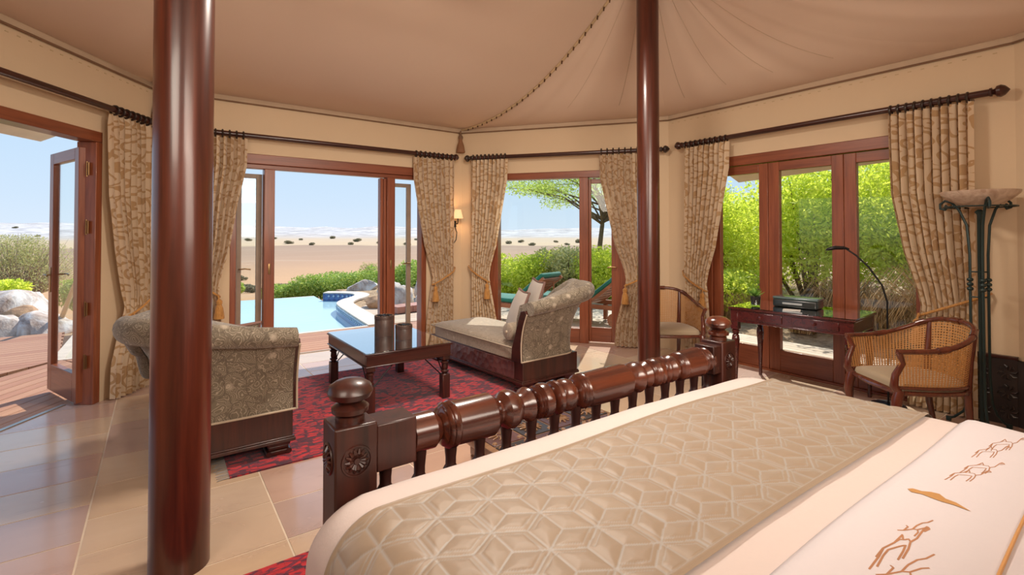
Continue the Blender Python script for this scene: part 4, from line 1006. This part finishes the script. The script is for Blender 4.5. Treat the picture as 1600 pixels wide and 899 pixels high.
for k in range(3):
    a = k * 2 * PI / 3 + AZ * 0 - math.radians(36); c, s = math.cos(a), math.sin(a)
    pts = [(.20, .02), (.165, .04), (.11, .10), (.075, .19), (.060, .40), (.060, .85), (.060, 1.3), (.075, 1.52), (.12, 1.64), (.165, 1.70), (.205, 1.715), (.235, 1.69), (.235, 1.655), (.205, 1.645), (.19, 1.665), (.205, 1.68)]
    g = B(); g.tube([(c * r, s * r, z) for r, z in pts], .009, 7); g.rbox(-.0, .03, -.012, .012, 0, .035, .004, 2, Matrix.Rotation(a, 4, 'Z') @ Matrix.Translation((.185, 0, 0)))
    for z in (1.04, 1.075, 1.11): g.lathe([(-.016, .004), (-.010, .017), (0, .021), (.010, .017), (.016, .004)], (c * .060, s * .060, z), 'z', 10)
    for z in (.98, 1.17): g.tube([(c * .060, s * .060, z), (0, 0, z)], .006, 6)
    g.build('leg', GREENM, tl)
g = B(); g.tube([(.205 * math.cos(q * 2 * PI / 36), .205 * math.sin(q * 2 * PI / 36), 1.66) for q in range(37)], .006, 6, caps=False); g.build('hoop', GREENM, tl)

pe = thing('fill_light_hood', 'added brass hood over the unseen fill light above the middle of the room', 'light hood', (2.0, 2.75, 3.38))  # added out of view to dress the overhead fill light
B().lathe([(0, .36), (.015, .38), (.05, .30), (.12, .10), (.16, .03), (.17, .001)], n=32).build('hood', BRASS, pe)
B().tube([(0, 0, .16), (0, 0, .55)], .008, 6).build('chain', BRASS, pe)

# ================================================================ OUTDOORS: decks
deck = thing('deck', 'timber deck boards around the tent', None, (0, 0, 0), 0, None, 'structure')
def boards(poly, ang, wd, mats, joint=None, gap=.008, zt=-.012):
    """convex ccw polygon covered with boards running at angle ang"""
    c, s = math.cos(ang), math.sin(ang); loc = [(x * c + y * s, -x * s + y * c) for x, y in poly]
    u0, u1 = min(p[0] for p in loc), max(p[0] for p in loc); v0, v1 = min(p[1] for p in loc), max(p[1] for p in loc); v = v0; k = 0
    while v < v1:
        cuts = [u0] + ([] if joint is None else [u0 + (joint * (.4 if k % 2 else .9)) + joint * q for q in range(int((u1 - u0) / joint) + 1)]); cuts = [q for q in cuts if q < u1] + [u1]
        for q in range(len(cuts) - 1):
            r = clip_poly([(cuts[q] + .002, v + gap / 2), (cuts[q + 1] - .002, v + gap / 2), (cuts[q + 1] - .002, v + wd - gap / 2), (cuts[q] + .002, v + wd - gap / 2)], loc)
            if len(r) < 3 or area(r) < .005: continue
            mid = (sum(p[0] for p in r) / len(r), sum(p[1] for p in r) / len(r))
            g = B(); g.prism([(p[0] - mid[0], p[1] - mid[1]) for p in r], -.028, 0); o = g.build('board', random.choice(mats), deck, smooth=0)
            o.location = (mid[0] * c - mid[1] * s, mid[0] * s + mid[1] * c, zt); o.rotation_euler = (0, 0, ang)
        v += wd; k += 1
bis = lambda t: (-.157 - .48 * t, 6.41 + .876 * t)
e1 = Vector((.535, .845)); n1 = Vector((-.845, .535))
q = Vector(C12) + n1 * .265; A0 = q - e1 * 5.5
boards([(A0.x, A0.y), (q.x + .02, q.y), bis(1.55), ((A0 + n1 * 1.5).x, (A0 + n1 * 1.5).y)], math.atan2(.845, .535), .135, DECK, None)
bq = bis(1.58)
boards([(-7, 6.9 + .02), bq, (bq[0], 10.0), (-7, 10.0)][::1] if False else [(-5.2, 2.9), (bq[0] - .02, bq[1]), (-1.12, 9.95), (-6.5, 9.95)], math.radians(6), .145, DECK, 2.8)
boards([(-.14, 6.46), (3.9, 6.46), (3.9, 7.72), (-.86, 7.72)], 0, .128, DECK, 2.4)
DECKP = [deck_mat('bleached_board_a', (.48, .36, .26), (.60, .47, .36)), deck_mat('bleached_board_b', (.42, .30, .21), (.56, .43, .32))]
boards([(3.93, 6.46), (5.57, 4.35), (7.6, 4.35), (7.6, 7.72), (3.93, 7.72)], 0, .14, DECKP, 2.2)
boards([(5.57, -2.5), (7.0, -2.5), (7.0, 4.33), (5.57, 4.33)], PI / 2, .125, DECKP, 2.6)
sub = B().box(-7, 7.6, -3, 7.72, -.16, -.07).box(-7, -1.0, 7.72, 9.95, -.16, -.07).build('deck_underside', plain('deck_bearer', (.06, .04, .03), .9), deck, smooth=0)
boards([(3.0, 7.76), (7.6, 7.76), (7.6, 10.6), (3.95, 10.6), (3.12, 9.6)], 0, .155, DECKP, 2.2)
# pool
pool = thing('swimming_pool', 'pale turquoise infinity pool with blue tiled edge beyond the deck', 'pool', (0, 0, 0))
right = [(2.74, 7.75), (2.80, 8.4), (2.88, 9.2), (2.99, 10.2), (3.10, 10.7), (3.35, 11.15), (3.62, 11.45), (3.84, 11.8), (3.86, 12.15), (3.70, 12.4), (3.45, 12.6), (3.34, 12.68)]
def sm(p):
    out = []
    for i in range(len(p) - 1):
        for k in range(5):
            t = k / 5; p0, p1, p2, p3 = p[max(0, i - 1)], p[i], p[i + 1], p[min(len(p) - 1, i + 2)]
            out.append(tuple(.5 * ((2 * p1[d]) + (-p0[d] + p2[d]) * t + (2 * p0[d] - 5 * p1[d] + 4 * p2[d] - p3[d]) * t * t + (-p0[d] + 3 * p1[d] - 3 * p2[d] + p3[d]) * t ** 3) for d in (0, 1)))
    return out + [p[-1]]
rs_ = sm(right)
g = B(); wp = [(-.88, 7.76), (2.74, 7.76)] + rs_[1:] + [(3.40, 13.75), (-.88, 14.1)]
vs = [g.bm.verts.new((x, y, -.19)) for x, y in wp]; g.face(vs); g.build('water', WATER, pool, smooth=0)
g = B(); L = rs_; acc = [0]
for i in range(1, len(L)): acc.append(acc[-1] + math.dist(L[i], L[i - 1]))
nL = len(L) - 1
g.grid(lambda u, v: (L[int(round(u * nL))][0], L[int(round(u * nL))][1], -.45 + .44 * v), nL, 1, lambda u, v: (acc[int(round(u * nL))], -.45 + .44 * v)); g.build('tiled_wall', POOLT, pool, smooth=60, recalc=False)
g = B()
for i in range(0, nL, 1):
    a = Vector(L[i]).lerp(Vector(L[i + 1]), .5)
for k in range(int(acc[-1] / .12)):
    d = k * .12; i = min(nL - 1, int(np.searchsorted(acc, d, 'right') - 1)); f = (d - acc[i]) / (acc[i + 1] - acc[i]); a = Vector(L[i]).lerp(Vector(L[i + 1]), f); e = (Vector(L[i + 1]) - Vector(L[i])).normalized()
    mm = Matrix.Translation((a.x - e.y * .004, a.y + e.x * .004, -.075)) @ Matrix.Rotation(math.atan2(e.y, e.x), 4, 'Z') @ Matrix.Rotation(PI / 4, 4, 'Y')
    g.box(-.022, .022, -.004, .004, -.022, .022, m=mm)
prop(g.build('diamond_tiles', PT2, pool, smooth=0), kind='stuff')
# coping stones
def nrm(i): e = (Vector(L[min(nL, i + 1)]) - Vector(L[max(0, i - 1)])).normalized(); return Vector((e.y, -e.x))
for i in range(0, nL, 3):
    j = min(nL, i + 3); inn_ = [L[k] for k in range(i, j + 1)]; out_ = [(L[k][0] + nrm(k).x * .34, L[k][1] + nrm(k).y * .34) for k in range(i, j + 1)]
    g = B(); m_ = [(x, y) for x, y in inn_] + out_[::-1]; g.prism(m_, -.03, .012); g.build('coping_stone', STONE, pool, smooth=0, bevel=.004)
B().prism([(L[k][0] + nrm(k).x * .3, L[k][1] + nrm(k).y * .3) for k in range(nL - 12)] + [(3.95, 13.7), (8, 13.7), (8, 7.76)], -.3, -.045).build('planting_bed', LIT, pool, smooth=0)
bx('coping_stone', STONE, pool, -.88, 2.74, 7.72, 7.80, -.06, -.004); bx('infinity_edge', STONE, pool, -.88, 3.42, 13.75, 13.9, -.6, -.195)
B().box(-.95, 3.42, 7.76, 13.9, -1.6, -.5).build('basin', POOLT, pool, smooth=0)
bx('left_edge', STONE, pool, -1.0, -.88, 7.76, 13.9, -1.3, -.01)
tb = thing('terracotta_step', 'low red terracotta block between the boulders and the pool edge', 'block', (3.55, 8.75, 0), math.radians(8)); 
for k in range(4): bx('brick', BRICKR, tb, k * .17, k * .17 + .163, -.18, .18, 0, .12, bevel=.005)

# boulders
def boulder(label, loc, size, seed, mat=ROCK, rz=0):
    rs = np.random.default_rng(seed); bm = bmesh.new(); bmesh.ops.create_icosphere(bm, subdivisions=4, radius=1)
    dirs = [Vector(rs.normal(size=3)).normalized() for _ in range(11)]; ds = rs.uniform(.62, .9, 11); ph = rs.uniform(0, 6, 6)
    for v in bm.verts:
        p = v.co.copy()
        for d, r in zip(dirs, ds):
            k = p.dot(d)
            if k > r: p -= d * (k - r) * .88
        p *= 1 + .03 * math.sin(7 * p.x + ph[0]) * math.sin(8 * p.y + ph[1]) + .02 * math.sin(15 * p.z + ph[2]) * math.sin(13 * p.x + ph[3])
        v.co = Vector((p.x * size[0], p.y * size[1], p.z * size[2]))
    me = bpy.data.meshes.new('boulder'); bm.to_mesh(me); bm.free(); o = link('boulder', me, mat, None, 25); o.location = loc; o.rotation_euler = (0, 0, rz); prop(o, label, 'boulder')
boulder('small pale rock nearest the deck edge at the far left', (-2.05, 10.75, -.08), (.42, .40, .33), 3)
boulder('large pale boulder peaking behind the small rocks at the left', (-2.35, 12.6, -.05), (.80, .75, .62), 4, rz=.5)
boulder('angular pale rock beside the open left door leaf', (-1.48, 10.85, -.08), (.36, .40, .34), 9, rz=1.0)
boulder('brown rock wedged between the two left boulders', (-1.78, 11.5, -.08), (.4, .4, .34), 12, ROCKO)
boulder('low rust brown rock on the pool coping', (3.68, 9.75, .06), (.34, .3, .17), 14, ROCKO)
boulder('grey white rock just left of the right pool door post', (4.05, 9.6, .12), (.38, .36, .30), 15)
boulder('round pale rock behind the rust brown rock by the pool', (4.35, 10.7, .10), (.36, .34, .30), 16)
boulder('pale block rock in front of the hedge behind the pool corner', (4.55, 13.3, .0), (.42, .36, .26), 17)
boulder('tall white boulder seen through the right pool door leaf', (5.15, 10.4, .22), (.42, .42, .50), 18, rz=.4)
boulder('low grey rock at the foot of the tall white boulder', (4.75, 9.75, .06), (.26, .24, .17), 19)
dp = thing('leaning_pole', 'pale bamboo pole leaning beyond the left boulders', 'pole', (-1.05, 10.35, -.1)); 
B().tube([(-.25, .6, .1), (.12, -.1, 1.15)], .035, 8).build('pole_shaft', plain('bamboo', (.55, .30, .13), .6), dp)

# loungers
def lounger(label, loc, rz):
    t = thing('sun_lounger', label, 'sun lounger', loc, rz)
    for y in (-.31, .31): bx('side_rail', TEAK, t, -.65, 1.25, y - .02, y + .02, .26, .33)
    for k in range(13): bx('slat', TEAK, t, .08 + k * .09, .15 + k * .09, -.29, .29, .315, .335, bevel=.002)
    th = math.radians(38); m = Matrix.Translation((.05, 0, .33)) @ Matrix.Rotation(th, 4, 'Y')
    for y in (-.27, .27): bx('backrest_rail', TEAK, t, -.72, 0, y - .02, y + .02, -.03, .02, m=m)
    for k in range(8): bx('slat', TEAK, t, -.70 + k * .09, -.63 + k * .09, -.25, .25, -.02, .0, m=m, bevel=.002)
    B().rbox(.0, 1.24, -.29, .29, .336, .41, .03, 3).build('seat_cushion', TEAL, t); B().rbox(-.74, .02, -.29, .29, .02, .09, .03, 3, m=m).build('back_cushion', TEAL, t)
    for x in (1.1, .0):
        for y in (-.28, .28): bx('leg', TEAK, t, x - .03, x + .03, y - .03, y + .03, 0, .26)
    for y in (-.34, .34): B().lathe([(-.02, .001), (-.02, .11), (.02, .11), (.02, .001)], (-.45, y, .11), 'y', 20).build('wheel', TEAK, t)
    for y in (-.2, .2): B().tube([(-.42, y, .29), (-.40, y, .80)], .014, 6).build('prop_bar', TEAK, t)
va = Vector((-.62, .78)); 
lounger('teak sun lounger with teal cushion seen through the picture window', (4.98, 6.52, 0), math.atan2(.954, -.3))
lounger('teak sun lounger with teal cushion seen through the garden door pane', (5.98, 5.86, 0), math.atan2(.954, -.3))

# ================================================================ GROUND AND DESERT
def sand():
    m = M('desert_sand'); geo = m.n('NewGeometry'); pos = geo.outputs['Position']
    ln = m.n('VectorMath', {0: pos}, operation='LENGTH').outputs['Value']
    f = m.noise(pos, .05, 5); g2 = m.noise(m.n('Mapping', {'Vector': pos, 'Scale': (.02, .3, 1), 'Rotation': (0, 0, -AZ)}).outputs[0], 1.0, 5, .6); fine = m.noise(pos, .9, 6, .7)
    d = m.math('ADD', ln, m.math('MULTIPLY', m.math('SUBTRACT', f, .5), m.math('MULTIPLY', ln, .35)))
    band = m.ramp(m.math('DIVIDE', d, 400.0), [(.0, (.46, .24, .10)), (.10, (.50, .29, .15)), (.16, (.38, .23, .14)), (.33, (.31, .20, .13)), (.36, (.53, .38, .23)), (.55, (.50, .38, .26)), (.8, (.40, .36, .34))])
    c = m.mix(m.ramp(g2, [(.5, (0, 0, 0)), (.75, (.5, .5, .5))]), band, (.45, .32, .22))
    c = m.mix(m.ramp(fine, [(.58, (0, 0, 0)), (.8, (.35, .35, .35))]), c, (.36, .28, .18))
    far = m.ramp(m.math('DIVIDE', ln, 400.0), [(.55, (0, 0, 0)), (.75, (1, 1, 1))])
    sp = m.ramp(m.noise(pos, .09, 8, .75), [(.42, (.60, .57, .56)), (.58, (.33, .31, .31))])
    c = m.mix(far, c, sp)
    return m.done(m.bsdf(c, .95, m.bump(fine, .3, .3)))
def hz(x, y):
    r = math.hypot(x, y); fw = x * _F[0] + y * _F[1]; lt = x * _R[0] + y * _R[1]
    z = interp(r, [0, 10, 18, 30, 60, 150, 260, 330, 420, 520, 700], [-.35, -.45, -.9, -1.5, -1.7, -1.4, .2, 3.4, 6.2, 7.6, 7.0])
    side = interp(lt / max(1, r), [-.7, -.3, .0, .5], [1.30, 1.05, .92, .8]); 
    if r > 200: z = z * side + (math.sin(x * .031) * math.sin(y * .027 + 1) * 1.5 + math.sin(x * .083 + 2) * math.sin(y * .071) * .7) * interp(r, [200, 400], [0, 1]) + interp(r, [200, 400], [0, 1]) * .35 * math.sin(x * .21) * math.sin(y * .19)
    else: z += interp(r, [15, 40], [0, 1]) * (.22 * math.sin(x * .11 + 1) * math.sin(y * .13) + .06 * math.sin(x * .45) * math.sin(y * .38))
    return z
g = B(); RR = [0] + list(np.geomspace(3, 760, 90)); V = []
def tfn(u, v):
    r = RR[int(round(v * 90))]; a = u * 2 * PI; x, y = r * math.cos(a), r * math.sin(a)
    z = hz(x, y)
    if -1.2 < x < 3.6 and 7 < y < 14.2 or (r < 12 and y < 8): z = min(z, -.62)
    return (x, y, z)
g.grid(tfn, 360, 90, closed=True)
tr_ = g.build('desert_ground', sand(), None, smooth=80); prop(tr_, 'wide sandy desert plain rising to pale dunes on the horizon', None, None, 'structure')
gd = thing('garden_bed', 'sandy leaf-littered garden ground beyond the right terrace', None, (0, 0, 0), 0, None, 'structure')
g = B(); g.grid(lambda u, v: (7.02 + 9 * u, -5 + 12.5 * v, -.05 + .5 * u ** .8 * .9 + .03 * math.sin(u * 40) * math.sin(v * 37)), 50, 50); g.build('soil', LIT, gd, smooth=80)
g = B(); g.grid(lambda u, v: (7.62 + 7 * u, 7.4 + 6 * v, -.04 - .2 * v), 6, 6); g.grid(lambda u, v: (-6 + 5.0 * u, 9.97 + 4 * v, -.08 - .35 * v), 6, 6); g.build('sand_bed', LIT, gd, smooth=80)

# ================================================================ PLANTS
def leaves_mesh(name, pts, nrm_, size, asp=.45, seed=0):
    """one quad leaf per point, random tilt"""
    r = np.random.default_rng(seed); n = len(pts); a = r.normal(size=(n, 3)); a /= np.linalg.norm(a, axis=1)[:, None]
    b = np.cross(a, r.normal(size=(n, 3))); b /= np.linalg.norm(b, axis=1)[:, None]; s = size * r.uniform(.6, 1.3, n)[:, None]
    V = np.stack([pts - a * s, pts + b * s * asp, pts + a * s, pts - b * s * asp], 1).reshape(-1, 3)
    me = bpy.data.meshes.new(name); me.vertices.add(4 * n); me.vertices.foreach_set('co', V.astype(np.float32).ravel())
    me.loops.add(4 * n); me.loops.foreach_set('vertex_index', np.arange(4 * n, dtype=np.int32)); me.polygons.add(n)
    me.polygons.foreach_set('loop_start', np.arange(0, 4 * n, 4, dtype=np.int32)); me.update(); me.validate(); return me
def blob_pts(n, centers, radii, seed, shell=.55):
    r = np.random.default_rng(seed); k = r.integers(0, len(centers), n); d = r.normal(size=(n, 3)); d /= np.linalg.norm(d, axis=1)[:, None]
    rad = shell + (1 - shell) * r.random(n) ** .6; return np.array(centers)[k] + d * rad[:, None] * np.array(radii)[k]
def bush(name, label, loc, w, d, h, n, size, mat, cat='bush', seed=0, group=None, stems=6, lumps=10, bark=BARK, low=.05, asp=.45, shell=.5):
    t = thing(name, label, cat, loc, 0, group); r = np.random.default_rng(seed + 99); cs, rs = [], []
    for k in range(lumps):
        x, y = r.uniform(-.5, .5) * w * .75, r.uniform(-.5, .5) * d * .75; zc = r.uniform(.35, .72) * h; cs.append((x, y, zc)); q = min(h - zc, zc - low) * r.uniform(.85, 1.05); rs.append((min(w * .3, .32 * w + .1), min(d * .3, .32 * d + .1), max(.1 * h, q)))
    me = leaves_mesh('foliage', blob_pts(n, cs, rs, seed, shell), None, size, asp, seed); o = link('foliage', me, mat, t, 0); prop(o, kind='stuff')
    g = B()
    for k in range(stems):
        c = cs[k % len(cs)]; g.tube([(c[0] * .25, c[1] * .25, -.05), (c[0] * .6, c[1] * .6, c[2] * .5), (c[0], c[1], c[2] * 1.2)], [.03 * h ** .5, .018 * h ** .5, .006], 5)
    g.build('stems', bark, t); return t
# hedge behind the infinity edge
for i, (px, d, w_, h_, lab) in enumerate(((452, 16.3, 1.7, .62, 'low clipped green shrub behind the pool, just right of the left door post'), (505, 16.6, 2.2, .95, 'rounded green shrub in the middle of the hedge behind the pool'), (560, 16.8, 2.2, .98, 'rounded green shrub of the hedge left of the right pool door post'),
                                          (622, 15.6, 1.9, 1.3, 'green shrub of the hedge seen through the right pool door leaf'), (668, 15.0, 1.7, 1.5, 'tall green shrub at the right end of the pool hedge'), (342, 17.0, 1.2, .6, 'small dark green shrub left of the pool beside the curtain'))):
    p = at_depth(px, d, -.75); bush('shrub', lab, p, w_, 1.3, h_, 9000, .045, LEAF_H, seed=20 + i, group='hedge behind the pool', lumps=12)
# hedge seen through the picture window
for i, (px, d, w_, h_, lab) in enumerate(((792, 11.5, 1.6, 1.30, 'bright yellow green shrub left in the picture window'), (842, 12.0, 1.7, 1.35, 'bright yellow green shrub centred in the picture window'), (888, 11.6, 1.5, 1.5, 'pale dusty shrub beside the picture window mullion'), (940, 11.4, 1.6, 1.45, 'yellow green shrub behind the garden door pane'))):
    p = at_depth(px, d, -.25); bush('shrub', lab, p, w_, 1.2, h_, 12000, .04, LEAF_D if i == 2 else LEAF_Y, seed=40 + i, lumps=12)
bush('shrub', 'low bright green shrub at the far left edge beside the boulders', at_depth(-22, 11.0, -.35), 1.2, 1.0, .80, 6000, .045, LEAF_Y, seed=60)
bush('shrub', 'low green plants reflected behind the open left door leaf', at_depth(122, 11.6, -.35), .9, .9, .85, 5000, .04, LEAF_H, seed=61)
# grey-green broom bush on the left
t = thing('desert_broom', 'large wispy yellow green desert bush beyond the left boulders', 'bush', at_depth(28, 20, -1.15)); t.scale = (1.2, 1.2, 1.3)
g = B(); r_ = random.Random(5)
for k in range(420):
    a = r_.uniform(0, 2 * PI); e = r_.uniform(.25, 1.25); L_ = r_.uniform(1.0, 2.0); c = Vector((math.cos(a) * math.cos(e), math.sin(a) * math.cos(e), math.sin(e)))
    p0 = Vector((r_.uniform(-.3, .3), r_.uniform(-.3, .3), 0)); p1 = p0 + c * L_ * .55; p2 = p1 + (c + Vector((r_.uniform(-.3, .3), r_.uniform(-.3, .3), .25))).normalized() * L_ * .55
    g.tube([p0, p1, p2], [.016, .011, .004], 4)
prop(g.build('twigs', BARKP, t), kind='stuff')
rr = np.random.default_rng(8); aa = rr.uniform(0, 2 * PI, 16000); ee = rr.uniform(.2, 1.45, 16000); LL = rr.uniform(1.2, 2.15, 16000) ** 1.0
pts = np.stack([np.cos(aa) * np.cos(ee) * LL, np.sin(aa) * np.cos(ee) * LL, np.sin(ee) * LL * .95], 1); o = link('foliage', leaves_mesh('f', pts, None, .045, .2, 3), LEAF_D, t, 0); prop(o, kind='stuff')
# acacia through the garden door
def tree(label, loc, H, R, n, seed, mat, lean=0, size=.05, trunk=.10, cz=.78, flat=.24, bark=BARK, nb=26):
    t = thing('tree', label, 'tree', loc); r = random.Random(seed); g = B(); tips = []
    top = Vector((lean, 0, H * .62)); g.tube([(0, 0, 0), (lean * .3, .05, H * .25), (lean * .7, 0, H * .45), tuple(top)], [trunk, trunk * .8, trunk * .65, trunk * .5], 9)
    for k in range(nb):
        a = k * 2.39996; rad = R * math.sqrt((k + .5) / nb); st = Vector((lean * .7, 0, H * .45)).lerp(top, r.random()); z = H * (cz + flat * (1 - (rad / R) ** 2)) * r.uniform(.86, 1.0)
        e = Vector((lean + rad * math.cos(a), rad * math.sin(a), z)); mid = st.lerp(e, .5) + Vector((0, 0, H * .04)); g.tube([st, mid, e], [trunk * .32, trunk * .18, .008], 5)
        for q in range(4): tips.append(e.lerp(mid, q * .22) + Vector((r.uniform(-.3, .3), r.uniform(-.3, .3), r.uniform(-.12, .18))))
    g.build('trunk', bark, t)
    P = blob_pts(n, [tuple(x) for x in tips], [(R * .17, R * .17, H * .045)] * len(tips), seed, .1); o = link('foliage', leaves_mesh('f', P, None, size, .4, seed), mat, t, 0); prop(o, kind='stuff'); return t
tree('spreading green acacia tree behind the garden door pane', at_depth(934, 13.4, -.35), 4.6, 2.9, 22000, 5, LEAF_T, lean=.25, size=.035, trunk=.09, cz=.66, nb=40)
tree('small bare desert tree standing alone on the sand plain', at_depth(572, 30, -1.75), 1.65, .55, 1500, 9, LEAF_D, lean=.25, size=.028, trunk=.05, cz=.7, bark=BARK)
# right garden: dense bright trees behind the desk doors
for i, (x, y, w_, d_, h_, lab, mt_) in enumerate((
        (9.4, 6.4, 2.2, 2.2, 2.6, 'tall bright green garden tree behind the left desk door pane', LEAF_Y),
        (9.9, 4.1, 2.4, 2.2, 3.0, 'dense yellow green garden tree behind the middle desk door pane', LEAF_Y),
        (9.7, 2.1, 2.4, 2.2, 3.2, 'dense green garden tree behind the right desk door pane', LEAF_Y),
        (10.0, .2, 2.6, 2.2, 3.4, 'tall green garden tree beyond the right end curtain', LEAF_T),
        (11.6, 2.9, 3.0, 2.6, 3.3, 'tallest deep green tree at the back of the right garden', LEAF_T),
        (11.9, 6.6, 2.6, 2.4, 2.5, 'loose green tree at the back left of the right garden', LEAF_Y))):
    bush('garden_tree', lab, (x, y, .05), w_, d_, h_, 26000, .047, mt_, 'tree', seed=70 + i, lumps=22, stems=12, low=.35, shell=.2, asp=.35)
# dry grasses
def grass(label, loc, n, h, seed):
    t = thing('dry_grass_clump', label, 'grass', loc); r = random.Random(seed); g = B()
    for k in range(n):
        a = r.uniform(0, 2 * PI); L_ = h * r.uniform(.6, 1.2); c = Vector((math.cos(a), math.sin(a), 0)); p = Vector((r.uniform(-.15, .15), r.uniform(-.15, .15), 0)); o_ = r.uniform(.2, .9)
        P = [p, p + c * L_ * .25 * o_ + Vector((0, 0, L_ * .6)), p + c * L_ * .65 * o_ + Vector((0, 0, L_ * .85)), p + c * L_ * 1.0 * o_ + Vector((0, 0, L_ * (.85 - .5 * o_)))]
        g.tube(P, [.006, .005, .004, .0015], 3)
    prop(g.build('blades', STRAW, t, smooth=0), kind='stuff')
for i, (x, y, h_, lab) in enumerate(((7.6, 1.75, 1.05, 'tall dry straw grass clump left of the right end curtain'), (7.5, 1.25, .95, 'dry straw grass clump just behind the right end curtain'), (7.7, 2.35, .7, 'short dry grass clump behind the reading lamp'), (7.7, 3.4, .5, 'low dry grass clump behind the printer'), (7.8, 4.6, .5, 'low dry grass tuft behind the desk plant'), (7.9, 5.5, .5, 'dry brush tuft low in the left desk door pane'), (8.0, 2.9, .8, 'dry straw grass clump low in the middle desk door pane'))):
    grass(lab, (x, y, .02), 420, h_, 30 + i)
bush('shrub', 'low green shrub at the foot of the garden behind the desk plant', (8.2, 4.9, .05), 1.4, 1.0, .8, 6000, .04, LEAF_Y, seed=90)
# scattered desert bushes
b0 = bush('desert_bush', 'small dark bush on the far desert plain', at_depth(452, 150, 0), 2.6, 2.2, 1.3, 900, .16, LEAF_B, seed=5, group='small dark bushes on the far desert plain', lumps=7, stems=3)
spots = [(450, 150), (488, 128), (560, 170), (548, 135), (592, 150), (387, 170), (356, 120), (430, 200), (470, 190), (635, 140), (795, 150), (815, 160), (832, 140), (868, 170), (885, 145), (905, 160), (60, 200), (25, 230), (650, 190), (610, 185), (520, 210)]
for i, (px, d) in enumerate(spots):
    p = at_depth(px, d); p.z = hz(p.x, p.y) - .2; s = random.Random(i).uniform(.6, 1.15)
    o = b0 if i == 0 else dup(b0, rz=i * 1.3); o.location = p; o.scale = (s, s, s)
b1 = bush('sand_tuft', 'tiny brown tuft on the near orange sand', at_depth(330, 27, 0), .9, .8, .4, 1200, .05, LEAF_B, seed=6, group='brown tufts on the near sand', lumps=5, stems=3)
for i, (px, d) in enumerate([(350, 27), (370, 26.5), (388, 27), (398, 25), (440, 27), (448, 26), (340, 30), (376, 34)]):
    p = at_depth(px, d); p.z = hz(p.x, p.y) - .03
    o = b1 if i == 0 else dup(b1, rz=i * 1.7); o.location = p
